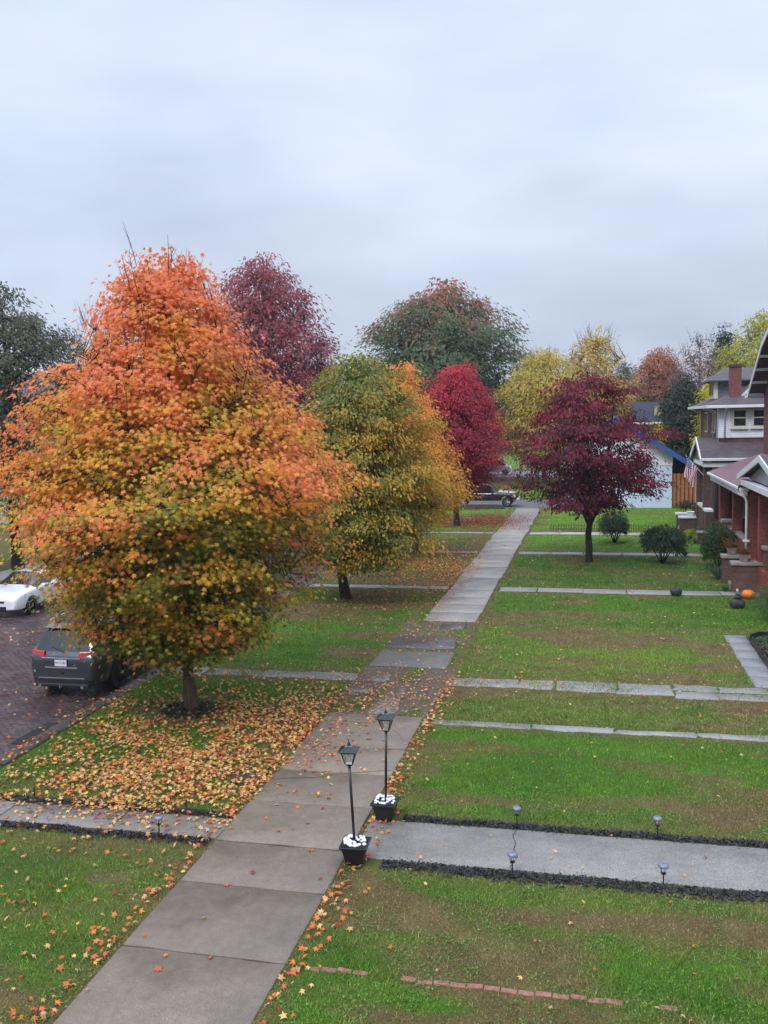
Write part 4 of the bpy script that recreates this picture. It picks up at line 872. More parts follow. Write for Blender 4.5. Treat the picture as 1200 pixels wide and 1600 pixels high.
D=bx(-1.6,1.0,73.52,73.597,.02,2.2).build('garage_door',white,H,s); 
MB().box(7.55,7.7,73.1,73.25,0,2.9).build('carport_post',white,H,s)

wood=simple('cedar_boards',(.42,.17,.06),.7,0,.35,4,.4)
H=thing('wooden_fence','tall orange wooden board fence between the pale blue garage and the brick house','fence',(7,73.9,0)); s=(7,73.9,0)
m=MB()
for i in range(9): 
    x0=5.98+i*.30; m.box(x0,x0+.19,73.86,73.885,.05,2.62+(.015 if i%2 else 0))
m.build('boards',wood,H,s)
m=MB()
for i in range(9): m.box(6.12+i*.30,6.34+i*.30,73.95,73.975,.05,2.58)
m.build('back_boards',simple('cedar_boards_gap_shade',(.20,.08,.035),.8,0,.3,4),H,s)  # back boards coloured darker to stand in for shade in the gaps
for z0_ in (.35,1.55,2.45): bx(5.95,8.65,73.89,73.945,z0_,z0_+.12).build('rail',wood,H,s)
for x0 in (5.93,7.34,8.62): bx(x0,x0+.1,73.98,74.08,0,2.65).build('post',wood,H,s)

H=thing('house','distant house with navy blue roof and tan chimney between the trees','house',(7,98,0)); s=(7,98,0)
bx(5.0,13,95,103,0,6.2).build('wall',brickB,H,s)
navy=simple('navy_roof',(.020,.026,.045),.9)
MB().hexa([(3.9,94.4,6.35),(13.5,94.4,6.35),(13.5,99,8.3),(3.9,99,8.3),(3.9,94.4,6.47),(13.5,94.4,6.47),(13.5,99,8.42),(3.9,99,8.42)]).build('roof',navy,H,s)
bx(5.9,6.6,95.6,96.2,6.6,8.0).build('chimney',simple('tan_block',(.42,.33,.20),.8),H,s)
bx(3.8,8,94.25,94.38,6.2,6.4).build('gutter',white,H,s); bx(4.6,8,93.6,94.9,3.2,3.5).build('porch_roof',white,H,s)
for x0 in (5.3,6.3): 
    W=bx(x0,x0+.7,94.93,94.995,4.2,5.6).build('window',cream,H,s); bx(x0+.1,x0+.6,94.9,94.928,4.3,5.5).build('pane',glass,W,s)
H=thing('house','grey roofed house across the brick street, mostly hidden by the orange maple','house',(-41,66,0)); s=(-41,66,0)
bx(-47,-34.5,61,72,0,7.0).build('wall',simple('pale_wall',(.5,.5,.5),.7),H,s)
for a in (60.2,72.8):
    MB().hexa([(-47.8,a,6.9),(-33.8,a,6.9),(-33.8,66.5,11.2),(-47.8,66.5,11.2),(-47.8,a,7.05),(-33.8,a,7.05),(-33.8,66.5,11.35),(-47.8,66.5,11.35)]).build('roof',shB,H,s)
for x0 in (-45,-41,-37.5):
    for z0_ in (1.2,4.4):
        W=bx(x0,x0+1.1,60.93,60.995,z0_,z0_+1.5).build('window',white,H,s); bx(x0+.12,x0+.98,60.9,60.928,z0_+.1,z0_+1.4).build('pane',glass,W,s)
H=thing('house','white two storey house far across the alley, glimpsed between the crowns','house',(-18,128,0)); s=(-18,128,0)
bx(-24,-15,128,136,0,5.6).build('wall',siding,H,s)
for a in (127.4,136.6): MB().hexa([(-24.6,a,5.5),(-14.4,a,5.5),(-14.4,132,8.6),(-24.6,132,8.6),(-24.6,a,5.65),(-14.4,a,5.65),(-14.4,132,8.75),(-24.6,132,8.75)]).build('roof',shB,H,s)
for x0 in (-22,-18):
    W=bx(x0,x0+1.2,127.93,127.995,1.2,2.8).build('window',cream,H,s); bx(x0+.12,x0+1.08,127.9,127.928,1.3,2.7).build('pane',glass,W,s)

# ------------------------------------------------------------------ small things on the lots
black=simple('black_plastic',(.014,.014,.017),.32,0,.3,8); blackm=simple('black_metal',(.012,.012,.014),.3,0,.2,8)
pebm=simple('white_pebble',(.80,.82,.88),.55,0,.1,12)
frost=bpy.data.materials.new('clear_glass'); frost.use_nodes=True; _b=frost.node_tree.nodes['Principled BSDF']; _b.inputs['Transmission Weight'].default_value=.95; _b.inputs['Roughness'].default_value=.08; _b.inputs['IOR'].default_value=1.1; _b.inputs['Base Color'].default_value=(.93,.95,.97,1)
solarm=simple('solar_cell',(.13,.15,.22),.25,0,.2,9); steel=simple('brushed_steel',(.20,.22,.30),.45,.3,.1,9)
def lamp(label,loc,lean,rz):
    T=thing('lamp_post',label,'garden lamp',loc,rz,'planter lamp posts at the start of the front path'); T.scale=(1.18,1.18,1.04)
    pl=MB().frustum((0,0),(.115,.115),(.165,.165),0,.27); pl.frustum((0,0),(.19,.19),(.195,.195),.271,.31); P=pl.build('planter',black,T,bev=.012)
    bx(-.172,.172,-.172,.172,.30,.318).build('soil',mm,P)
    pb=MB(); rg=np.random.default_rng(int(abs(loc[1])*100))
    for i in range(38):
        a=rg.uniform(0,6.28); q=.155*math.sqrt(rg.random()); x=max(-.14,min(.14,q*1.25*math.cos(a))); y=max(-.14,min(.14,q*1.25*math.sin(a)))
        r_=rg.uniform(.022,.036); pb.blob((x,y,.325+.045*(1-q/.16)*rg.random()),(r_,r_*rg.uniform(.7,1),r_*.75),8,.1,i)
    pb.build('pebbles',pebm,T,smooth=True)
    lx,ly=lean; top=1.52
    X=lambda z:(lx*z/top,ly*z/top,z)
    MB().tube([X(.30),X(.9),X(top)],[.019,.019,.018],10).build('pole',blackm,T,smooth=True)
    c=X(top)
    Lh=MB().lathe([(.02,0),(.045,.02),(.055,.045),(.05,.05)],16,c).build('lantern_base',blackm,T,smooth=False)
    LT=MB(); LT.frustum((c[0],c[1]),(.115,.115),(.125,.125),c[2]+.245,c[2]+.262); LT.frustum((c[0],c[1]),(.135,.135),(.035,.035),c[2]+.263,c[2]+.325); LT.lathe([(.03,.325),(.018,.345),(.022,.36),(.010,.385),(.003,.42)],12,c)
    RF=LT.build('lantern_roof',blackm,T,bev=.004); bx(c[0]-.05,c[0]+.05,c[1]-.05,c[1]+.05,c[2]+.3,c[2]+.329).build('solar_panel',solarm,RF)
    fr=MB()
    for sx in (-1,1):
        for sy in (-1,1): fr.tube([(c[0]+sx*.045,c[1]+sy*.045,c[2]+.045),(c[0]+sx*.095,c[1]+sy*.095,c[2]+.25)],.0075,6)
    for (h,z_) in ((.047,.05),(.093,.235)):
        for a_,b_ in (((-1,-1),(1,-1)),((1,-1),(1,1)),((1,1),(-1,1)),((-1,1),(-1,-1))):
            fr.tube([(c[0]+a_[0]*h,c[1]+a_[1]*h,c[2]+z_),(c[0]+b_[0]*h,c[1]+b_[1]*h,c[2]+z_)],.007,6)
    FR=fr.build('lantern_frame',blackm,T)
    MB().frustum((c[0],c[1]),(.040,.040),(.088,.088),c[2]+.055,c[2]+.24).build('glass',frost,FR)
    MB().lathe([(.012,.07),(.016,.12),(.022,.15),(.006,.18)],10,c).build('bulb',white,FR,smooth=True)
    return T
lamp('nearer black lantern post standing in a square planter of white pebbles, leaning left',(-3.72,13.86,.03),(-.055,0),.06)
lamp('farther black lantern post standing in a square planter of white pebbles, upright',(-3.60,15.55,.03),(.035,0),-.05)
def solar(label,x,y,head=True,rz=0):
    if not head:
        o=MB().tube([(0,0,-.03),(.004,0,.17)],.012,6).build('light_stake',blackm,loc=(x,y,.03)); return tag(o,label,'stake')
    T=thing('path_light',label,'path light',(x,y,.03),rz,'small solar lights along the paths'); T.scale=(1.15,1.15,1.2)
    MB().tube([(0,0,-.02),(0,0,.15)],.0085,6).build('stake',blackm,T)
    MB().lathe([(.012,.145),(.034,.15),(.038,.165),(.02,.168)],14).build('base_cup',blackm,T)
    G_=MB().lathe([(.03,.168),(.036,.20),(.036,.235),(.03,.24)],14).build('lens',frost,T,smooth=True)
    fr=MB()
    for k in range(4): a=k*math.pi/2+.4; fr.tube([(.036*math.cos(a),.036*math.sin(a),.165),(.042*math.cos(a),.042*math.sin(a),.245)],.003,4)
    fr.build('cage',blackm,T)
    C_=MB().lathe([(.04,.24),(.066,.243),(.070,.252),(.058,.272),(.035,.283),(.002,.286)],20).build('cap',steel,T,smooth=True)
    bx(-.022,.022,-.022,.022,.28,.289).build('solar_cell',solarm,C_)
    return T
solar('solar path light on the far mulch strip nearest the planter lamps',-1.28,15.66)
solar('solar path light on the far mulch strip at the right, past the crack',1.07,15.66)
solar('solar path light on the near mulch strip left of centre, by the crack',-1.21,13.92)
solar('solar path light on the near mulch strip farthest right, in front of pale path',1.05,13.96)
solar('solar path light left of the walk on the short kerb path',-7.32,14.2)
solar('solar path light at the left image edge on the short kerb path',-10.73,14.2)
solar('bare black light stake without its lamp in leafy mulch, nearer the street',-10.48,15.32,False)
solar('bare black light stake without its lamp in leafy mulch, nearer the walk',-7.32,15.3,False)
# crack across the pale path
ck=MB(); rg=np.random.default_rng(5); px=-1.28; pts=[]
for i in range(16):
    pts.append((px,15.48-i*.093)); px+=rg.normal(.008 if i<11 else -.02,.022)
for (a,b),(c,d) in zip(pts[:-1],pts[1:]): ck.add([(a-.005,b,.0355),(a+.006,b,.0355),(c+.006,d,.0355),(c-.005,d,.0355)],[(0,1,2,3)])
ck.build('path_crack',dark)['kind']='structure'
# brick edging course half buried in the near lawn
T=thing('brick_edging','broken line of half buried salmon bricks across the near lawn','edging',(-1.6,10.95,0)); rg=np.random.default_rng(17)
em=simple('salmon_brick',(.30,.14,.10),.85,0,.5,14,.5)
a=-3.55
while a<1.0:
    l=.20
    if not(-2.72<a<-2.32) and not(.45<a<.72): MB().box(-l/2,l/2,-.045,.045,-.05,.020).build('brick',em,T,loc=(a+1.6,rg.normal(0,.012)-.00,rg.normal(0,.004)),bev=.01).rotation_euler=(rg.normal(0,.04),rg.normal(0,.02),rg.normal(0,.05))
    a+=l+.012
# valve cover, drain
tag(MB().lathe([(.32,-.02),(.32,.045),(.28,.052),(.0,.052)],26).build('valve_cover',simple('rusty_iron',(.06,.05,.05),.6,.3,.4,10,.4),loc=(-6.75,16.9,0)),'round dark iron cover set in the leafy lawn beside the walk','cover')
T=thing('storm_drain','dark storm drain opening at the kerb beside the brick street','drain',(-12.75,19.0,SZ)); 
MB().box(-.28,.22,-.75,.75,.012,.03).build('grate_recess',dark,T); MB().box(.222,.25,-.8,.8,-.02,.05).build('frame',simple('drain_iron',(.03,.03,.03),.6),T)
T=tag(MB().tube([(0,0,.0),(.06,.02,.05),(.02,.05,.10),(-.08,.02,.12)],[.03,.05,.04,.015],7).build('crumpled_wrapper',simple('pink_red',(.8,.04,.10),.4),loc=(-12.3,24.6,.04)),'small crumpled bright pink red scrap on the kerb by the parked car','litter')
tag(MB().blob((0,0,0),(.09,.03,.006),8,.3,3).build('feather',white,loc=(-9.35,10.9,.06)),'white feather lying in the near left lawn','feather')
# rocks, pumpkin, planters
rock=simple('dark_rock',(.04,.038,.042),.7,0,.5,7,.8)
tag(MB().blob((0,0,.16),(.27,.2,.2),10,.16,9).build('boulder',rock,loc=(3.2,37.6,0),subsurf=1),'dark boulder beside the stone path across the lawn','rock')
T=thing('stacked_rocks','small cairn of dark rocks topped with a pale stone near the pumpkin','rocks',(5.15,35.4,0))
MB().blob((0,0,.17),(.34,.25,.22),10,.15,10).build('base_rock',rock,T,subsurf=1); MB().blob((.02,0,.42),(.18,.15,.09),10,.12,11).build('middle_rock',rock,T,subsurf=1)
MB().blob((.03,0,.55),(.15,.12,.045),10,.12,12).build('flat_rock',simple('mid_rock',(.10,.10,.11),.7,0,.3,7,.5),T,subsurf=1); MB().blob((.0,0,.66),(.06,.05,.07),8,.12,13).build('top_stone',simple('pale_rock',(.55,.52,.45),.7),T,subsurf=1)
T=thing('pumpkin','orange pumpkin on the grass in front of the brick step wall','pumpkin',(5.82,37.3,0)); V=[];n_=32
pm_=MB(); prof=[(math.sin(math.pi*i/12),-math.cos(math.pi*i/12)) for i in range(13)]
vs=[];fs=[]
for i,(r_,z_) in enumerate(prof):
    for k in range(n_):
        q=1-.09*abs(math.cos(k*math.pi/4))**3; dip=.14*max(0,1-r_*1.6)
        vs.append((.25*r_*q*math.cos(2*math.pi*k/n_),.25*r_*q*math.sin(2*math.pi*k/n_),.185+.185*z_*(1-dip*(1.6 if z_>0 else 1))))
for i in range(12):
    for k in range(n_): fs.append((i*n_+k,i*n_+(k+1)%n_,(i+1)*n_+(k+1)%n_,(i+1)*n_+k))
pm_.add(vs,fs).build('shell',simple('pumpkin_skin',(.85,.22,.02),.4,0,.12,8),T,smooth=True)
MB().tube([(0,0,.31),(.01,0,.37),(.05,.01,.41)],[.028,.018,.02],7).build('stem',simple('stem_green',(.16,.17,.06),.8),T)
def pot(label,loc,flow,seed,col=stone,r=.26):
    T=thing('planter',label,'planter',loc)
    MB().lathe([(r*.6,0),(r*.72,.03),(r*.95,.22),(r*1.08,.24),(r*1.08,.28),(r*.95,.28),(r*.9,.24)],4 if True else 20).build('bowl',col,T,bev=.01).rotation_euler=(0,0,.785)
    if flow:
        rg=np.random.default_rng(seed); n=500; P=np.stack([rg.normal(0,.17,n),rg.normal(0,.17,n),.3+np.abs(rg.normal(0,.14,n))],1)
        C=np.where(rg.random((n,1))<.35,np.array([[.45,.05,.03]]),np.array([[.07,.12,.03]]))*rg.uniform(.5,1.3,(n,1))
        V,F,Cl=leaves(P,unit(rg.normal(0,.5,(n,3))+np.array([0,0,.7])),unit(rg.normal(0,1,(n,3))),rg.uniform(.06,.11,n),C,OVAL,.2,rg); link('plants',np_mesh('plants',V,F,Cl,mats=[leafm]),T)
    return T
pot('stone planter of red and green flowers on the nearer brick step wall',(5.85,38.76,1.23),True,3)
pot('planter with reddish foliage on the farther brick step wall',(5.65,40.63,1.23),True,4)
pot('empty white planter bowl on the white capped step wall of the second house',(5.75,58.4,.98),False,5,white,.28)
# plastic bed edging at the right
e=[(5.6,31.0),(5.2,30.98),(4.88,30.6),(4.76,30.1),(4.78,29),(4.77,27.5),(4.80,26),(4.9,25.1)]
m=MB()
for (a,b),(c,d) in zip(e[:-1],e[1:]): m.add([(a,b,0),(c,d,0),(c,d,.14),(a,b,.14),(a+.02,b+.01,0),(c+.02,d+.01,0),(c+.02,d+.01,.14),(a+.02,b+.01,.14)],[(0,1,2,3),(7,6,5,4),(3,2,6,7)])
m.tube([(a,b,.14) for a,b in e],.02,6)
tag(m.build('bed_edging',black),'black plastic edging curving round the mulch bed at the right','edging')
# wire fences
wire=simple('dark_wire',(.03,.03,.03),.5,.4)
def wfence(label,x0,x1,y,h,step=.10):
    T=thing('wire_fence',label,'fence',((x0+x1)/2,y,0)); s=((x0+x1)/2,y,0); m=MB(); x=x0; i=0
    while x<x1: m.box(x,x+.022,y,y+.022,0,h+(.06 if i%2 else -.02)); x+=step; i+=1
    m.build('pickets',wire,T,s); m=MB(); m.box(x0,x1,y-.004,y-.001,h*.45,h*.45+.014); m.box(x0,x1,y-.004,y-.001,h*.85,h*.85+.014); m.build('rails',wire,T,s)
wfence('low black wire fence along the lawn beyond the burgundy tree',-2.6,5.1,58.3,.42)
wfence('short black wire edging in front of the lime yellow garden shrub',4.7,5.6,53.0,.35)
# flag
T=thing('flag','red and white striped flag hanging from a short pole on the second porch','flag',(6.0,54.2,3.7))
MB().tube([(0,0,0),(-.95,0,1.1)],.016,6).build('pole',white,T); MB().blob((-.96,0,1.12),(.035,.035,.035),8,0,1).build('finial',steel,T,smooth=True)
nu,nv=26,24; V=[];F=[];C=[]
for j in range(nv):
    for i in range(nu):
        sv=i/(nu-1); tv=j/(nv-1); hx=-.93+.60*sv; hz=1.08-.70*sv
        x=hx+ .04*math.sin(tv*5+sv*9)-.16*tv+(-.12*sv+.05)*tv; y=.07*math.sin(sv*13+tv*2)*tv-.02; z=hz-tv*1.15*(1-.12*math.sin(sv*3))+.0
        V.append((x,y,z))
Vf=[];Ff=[];Cf=[]
for j in range(nv-1):
    for i in range(nu-1):
        b=len(Vf); Vf+=[V[j*nu+i],V[j*nu+i+1],V[(j+1)*nu+i+1],V[(j+1)*nu+i]]; Ff.append((b,b+1,b+2,b+3))
        k=int(i/(nu-1)*13); c=(.45,.02,.04) if k%2==0 else (.75,.74,.78)
        if i<nu*.52 and j<nv*.4: c=(.02,.03,.12) if (i+j)%3 else (.6,.6,.7)
        Cf+=[c]*4
fo=link('cloth',np_mesh('cloth',np.array(Vf),np.array(Ff),np.array(Cf),mats=[attrmat('flag_cloth',.7,.2,.2)]),T)
# timbers before the alley
T=thing('timber_edging','stacked dark railway timbers edging the lawn in front of the dark pickup','edging',(-8.3,72.4,0)); tim=simple('old_timber',(.085,.068,.055),.8,0,.5,3,.5)
for i,(a,b,z_) in enumerate([(-3.4,-.9,0),(-.85,1.6,0),(-3.0,-1.2,.19),(-1.15,1.0,.19)]): bx(a,b,-.1,.1,z_,z_+.18).build('timber',tim,T,bev=.015)

# ------------------------------------------------------------------ vehicles
tyre_m=simple('tyre_rubber',(.012,.012,.013),.75,0,.2,10); rim_s=simple('rim_silver',(.45,.46,.48),.25,.8,.1,9); rim_b=simple('rim_black',(.02,.02,.022),.3,.5,.1,9)
trim=simple('black_trim',(.015,.015,.017),.45,0,.2,9); redl,t_,o_=nt('tail_lamp'); princ(t_,o_,(.55,.015,.02),.15,0,None,.6,.5)
lens=simple('clear_lamp',(.55,.57,.60),.12,.2,.2,30,0,.6); carglass=simple('car_glass',(.012,.015,.018),.06,0,.2,2,0,0,.9); chrome=simple('chrome',(.6,.61,.64),.15,.9,.1,9)
def wheel(T,x,y,r,wd,side,rimm,spokes=5,label=None):
    W=MB().lathe([(r*.62,-wd/2),(r*.93,-wd/2),(r,-wd*.32),(r,wd*.32),(r*.93,wd/2),(r*.66,wd/2),(r*.62,wd*.40)],28,(0,0,0),'x').build('wheel',tyre_m,T,loc=(x,y,r),smooth=False)
    RM=MB(); o=side*wd*.44
    RM.lathe([(r*.60,-.02),(r*.655,-.01),(r*.655,.02),(r*.60,.02),(r*.57,-.02)],28,(o,0,0),'x')
    RM.lathe([(.01,-.03),(r*.16,-.03),(r*.16,.02),(.02,.025)],14,(o,0,0),'x')
    for k in range(spokes):
        a=2*math.pi*k/spokes
        for da in (-.14,.14):
            c0,s0=math.cos(a+da*.6),math.sin(a+da*.6); c1,s1=math.cos(a+da),math.sin(a+da)
            RM.tube([(o,c0*r*.12,s0*r*.12),(o-side*.015,c1*r*.60,s1*r*.60)],[.026,.020],5)
    RM.build('rim',rimm,W); MB().lathe([(.02,-.01),(r*.58,-.01),(r*.58,.005)],24,(o-side*.07,0,0),'x').build('brake_disc',dark,W)
    return W
def car(T,stations,pillars,arches,paint,name='body',arch_r=.42,sub=2):
    """loft a body through stations (y,w,zb,zbelt,wt,zt,kind) and cut the wheel arches; returns body"""
    mats=[paint,carglass,carglass,carglass,trim]
    V=[];F=[];MI=[]; NP=11
    for (y,w,zb,ze,wt,zt,*k) in stations:
        sec=[(0,zb),(w*.80,zb),(w*.95,zb+.05),(w*.995,zb+(ze-zb)*.35),(w,zb+(ze-zb)*.68),(w*.975,ze-.03),(w*.94,ze+.0)]
        hh=zt-ze
        sec+=[(w*.94+(wt-w*.94)*.10,ze+hh*.10),(wt+(w*.94-wt)*.10,zt-hh*.13 if hh>.25 else zt-hh*.4),(wt*.86,zt),(0,zt+.02)]
        row=[(x,y,z) for x,z in sec]+[(-x,y,z) for x,z in sec[-2:0:-1]]
        V.append(row)
    m=len(V[0]); vs=[p for r_ in V for p in r_]
    for i in range(len(V)-1):
        for k in range(m):
            F.append((i*m+k,i*m+(k+1)%m,(i+1)*m+(k+1)%m,(i+1)*m+k))
            kind=stations[i][6] if len(stations[i])>6 else ''
            kk=k if k<NP-1 else m-1-k   # mirrored band index
            mi=0
            if 's' in kind and kk==7: mi=1
            if 'w' in kind and kk in (8,9): mi=2
            if 'r' in kind and kk in (8,9): mi=3
            if kk in (0,1): mi=4
            MI.append(mi)
    F.append(tuple(range(m))[::-1]); F.append(tuple((len(V)-1)*m+k for k in range(m))); MI+=[0,0]
    me=bpy.data.meshes.new('tmp'); me.from_pydata(vs,[],F)
    for q in mats: me.materials.append(q)
    me.polygons.foreach_set('material_index',MI)
    bm=bmesh.new(); bm.from_mesh(me); bmesh.ops.recalc_face_normals(bm,faces=bm.faces)
    cl=bm.edges.layers.float.get('crease_edge') or bm.edges.layers.float.new('crease_edge')
    for e in bm.edges:
        ms={f_.material_index for f_ in e.link_faces}
        if len(ms)>1: e[cl]=.85
    bm.to_mesh(me); bm.free()
    o=bpy.data.objects.new('tmp',me); COL.objects.link(o); sb=o.modifiers.new('s','SUBSURF'); sb.levels=sub; sb.render_levels=sub
    cuts=[]
    if arches:
        c=MB()
        for (ya,zc) in arches:
            c.lathe([(arch_r,-1.4),(arch_r,1.4)],28,(0,ya,zc),'x')
        co_=c.build('cut',trim); 
        me2=co_.data
        me2.materials.clear()
        for q in mats: me2.materials.append(q)
        me2.polygons.foreach_set('material_index',[4]*len(me2.polygons))
        b=o.modifiers.new('b','BOOLEAN'); b.operation='DIFFERENCE'; b.object=co_; b.solver='EXACT'; b.use_self=True; cuts.append(co_)
    bpy.context.view_layer.update(); dg=bpy.context.evaluated_depsgraph_get(); fin=bpy.data.meshes.new_from_object(o.evaluated_get(dg))
    bpy.data.objects.remove(o)
    for q in cuts: bpy.data.objects.remove(q)
    outs={}
    nm={0:name,1:'side_windows',2:'windshield',3:'rear_window',4:None}
    bm=bmesh.new(); bm.from_mesh(fin)
    for idx in (1,2,3):
        b2=bm.copy(); bmesh.ops.delete(b2,geom=[f_ for f_ in b2.faces if f_.material_index!=idx],context='FACES')
        if len(b2.faces):
            for v in b2.verts: v.co+=v.normal*.002
            mm_=bpy.data.meshes.new(nm[idx]); b2.to_mesh(mm_); mm_.materials.clear(); mm_.materials.append(carglass)
            mm_.polygons.foreach_set('material_index',[0]*len(mm_.polygons)); mm_.polygons.foreach_set('use_smooth',np.ones(len(mm_.polygons),dtype=bool))
            if idx>1: link(nm[idx],mm_,T)
            else:
                for sg in (1,-1):
                    b3=bmesh.new(); b3.from_mesh(mm_); bmesh.ops.delete(b3,geom=[f_ for f_ in b3.faces if f_.calc_center_median().x*sg<0],context='FACES')
                    m3=bpy.data.meshes.new('side_window'); b3.to_mesh(m3); b3.free(); m3.materials.append(carglass); link('side_window',m3,T)
        b2.free()
    bmesh.ops.delete(bm,geom=[f_ for f_ in bm.faces if f_.material_index in (1,2,3)],context='FACES')
    mb_=bpy.data.meshes.new(name); bm.to_mesh(mb_); bm.free(); mb_.materials.clear()
    for q in mats: mb_.materials.append(q)
    mb_.polygons.foreach_set('use_smooth',np.ones(len(mb_.polygons),dtype=bool))
    try: mb_.set_sharp_from_angle(angle=R_(35))
    except Exception: pass
    return link(name,mb_,T)
def text(body,size,mat,parent,loc,rot,ext=.003):
    cu=bpy.data.curves.new('text','FONT'); cu.body=body; cu.size=size; cu.extrude=ext; cu.align_x='CENTER'; cu.align_y='CENTER'
    o=bpy.data.objects.new('t',cu); COL.objects.link(o); bpy.context.view_layer.update()
    me=bpy.data.meshes.new_from_object(o.evaluated_get(bpy.context.evaluated_depsgraph_get())); bpy.data.objects.remove(o)
    me.materials.clear(); me.materials.append(mat); q=link('lettering',me,parent,loc); q.rotation_euler=rot; return q
def paintm(name,c,rough=.28,metal=.0):
    m,t,o=nt(name); n=noise(t,pos(t,obj=True),60,2); n2=noise(t,pos(t,obj=True),2.5,3)
    princ(t,o,mixc(t,1.0,c,ramp(t,n2,[(.3,.88),(.7,1.06)]),'MULTIPLY'),rough,metal,bump(t,n,.06,.002),.5,.8); return m

grey_p=paintm('graphite_paint',(.05,.056,.066),.22,.45)
T=thing('suv','dark grey SUV seen from behind, parked on brick street at the kerb','car',(-13.80,24.35,SZ+.02),R_(.6)); T.scale=(1.12,1.12,1.10)
st=[(-2.41,.62,.46,.84,.50,.88),(-2.39,.78,.41,.96,.66,1.0),(-2.30,.90,.36,1.07,.75,1.11,'r'),(-2.02,.955,.33,1.09,.64,1.62,''),(-1.90,.96,.32,1.10,.64,1.68,'s'),(-1.30,.965,.30,1.09,.66,1.74,''),(-1.20,.965,.30,1.09,.66,1.75,'s'),
    (-.25,.965,.29,1.07,.69,1.76,''),(-.15,.965,.29,1.07,.69,1.76,'s'),(.62,.965,.29,1.05,.67,1.71,'sw'),(1.22,.96,.29,1.03,.80,1.14,''),(1.32,.955,.29,1.02,.80,1.12),(1.85,.945,.31,.99,.78,1.07),(2.22,.90,.34,.92,.70,.98),(2.40,.80,.40,.80,.6,.84)]
car(T,st,None,[(-1.42,.40),(1.50,.40)],grey_p,arch_r=.45)
for ys_ in (-1.42,1.50):
    for sd in (-1,1): wheel(T,sd*.83,ys_,.385,.25,sd,rim_b,5)
bp=MB(); bp.prism([(-.90,-2.05),(-.84,-2.27),(-.62,-2.42),(.62,-2.42),(.84,-2.27),(.90,-2.05)],'z',.32,.50); bp.box(-.70,.70,-2.45,-2.3,.28,.38); B_=bp.build('rear_bumper',trim,T,bev=.03)
bx(-.60,.60,-2.445,-2.425,.50,.525).build('bumper_strip',chrome,B_)
for sd in (-1,1):
    TL=MB().hexa([(sd*.44,-2.405,.97),(sd*.83,-2.315,.97),(sd*.955,-2.0,1.0),(sd*.44,-2.2,1.0),(sd*.46,-2.37,1.14),(sd*.82,-2.28,1.15),(sd*.945,-1.96,1.13),(sd*.46,-2.15,1.14)]).build('tail_light',redl,T,bev=.012)
    MB().hexa([(sd*.56,-2.378,.93),(sd*.83,-2.27,.93),(sd*.925,-2.06,.95),(sd*.58,-2.2,.94),(sd*.56,-2.376,.975),(sd*.83,-2.262,.975),(sd*.925,-2.03,.99),(sd*.58,-2.2,.985)]).build('lower_lens',trim,TL)
    MB().hexa([(sd*.62,-2.405,.57),(sd*.80,-2.31,.57),(sd*.80,-2.25,.57),(sd*.62,-2.3,.57),(sd*.62,-2.405,.63),(sd*.80,-2.31,.63),(sd*.80,-2.25,.63),(sd*.62,-2.3,.63)]).build('reflector',redl,T)
    MI_=MB().hexa([(sd*.98,.86,1.05),(sd*1.16,.84,1.07),(sd*1.16,.98,1.09),(sd*.98,1.0,1.07),(sd*.98,.86,1.20),(sd*1.15,.84,1.21),(sd*1.15,.97,1.18),(sd*.98,1.0,1.17)]).build('mirror',grey_p,T,bev=.02)
    for yh in (-.95,.15): bx(sd*.965-.02,sd*.965+.022,yh-.10,yh+.10,.985,1.01).build('door_handle',grey_p,T,bev=.006)
    MB().tube([(sd*.60,-1.8,1.77),(sd*.60,-1.6,1.81),(sd*.60,.3,1.82),(sd*.60,.5,1.78)],.018,6).build('roof_rail',chrome,T,smooth=True)
    MB().tube([(sd*.55,-2.48,.31),(sd*.55,-2.2,.33)],.04,10).build('exhaust',chrome,T)
pl_=bx(-.155,.155,-2.442,-2.425,.80,.955).build('licence_plate',white,T,bev=.004); text('841 G 785',.062,simple('plate_ink',(.03,.05,.18),.5),pl_,(0,-2.4445,.885),(R_(90),0,0),.001)
bx(-.42,.42,-2.435,-2.40,.745,.775).build('tailgate_strip',chrome,T,bev=.005); bx(-.5,.5,-2.42,-2.37,.975,1.0).build('chrome_strip',chrome,T,bev=.006)
MB().hexa([(-.60,-2.10,1.63),(.60,-2.10,1.63),(.60,-1.85,1.69),(-.60,-1.85,1.69),(-.58,-2.13,1.665),(.58,-2.13,1.665),(.58,-1.85,1.725),(-.58,-1.85,1.725)]).build('spoiler',grey_p,T,bev=.015)
MB().tube([(.05,-2.335,1.12),(-.3,-2.26,1.22)],.010,5).build('wiper',trim,T); bx(-.05,.05,-2.43,-2.405,.62,.66).build('tailgate_handle',trim,T)
MB().lathe([(.025,-.004),(.025,.004)],12,(0,0,0),'x').build('badge',simple('badge_green',(.35,.45,.12),.4),T,loc=(-.70,-2.418,.66)).rotation_euler=(0,0,R_(90))
MB().tube([(0,-2.4,.30),(0,-2.52,.30),(0,-2.53,.36)],.022,8).build('tow_hitch',chrome,T)

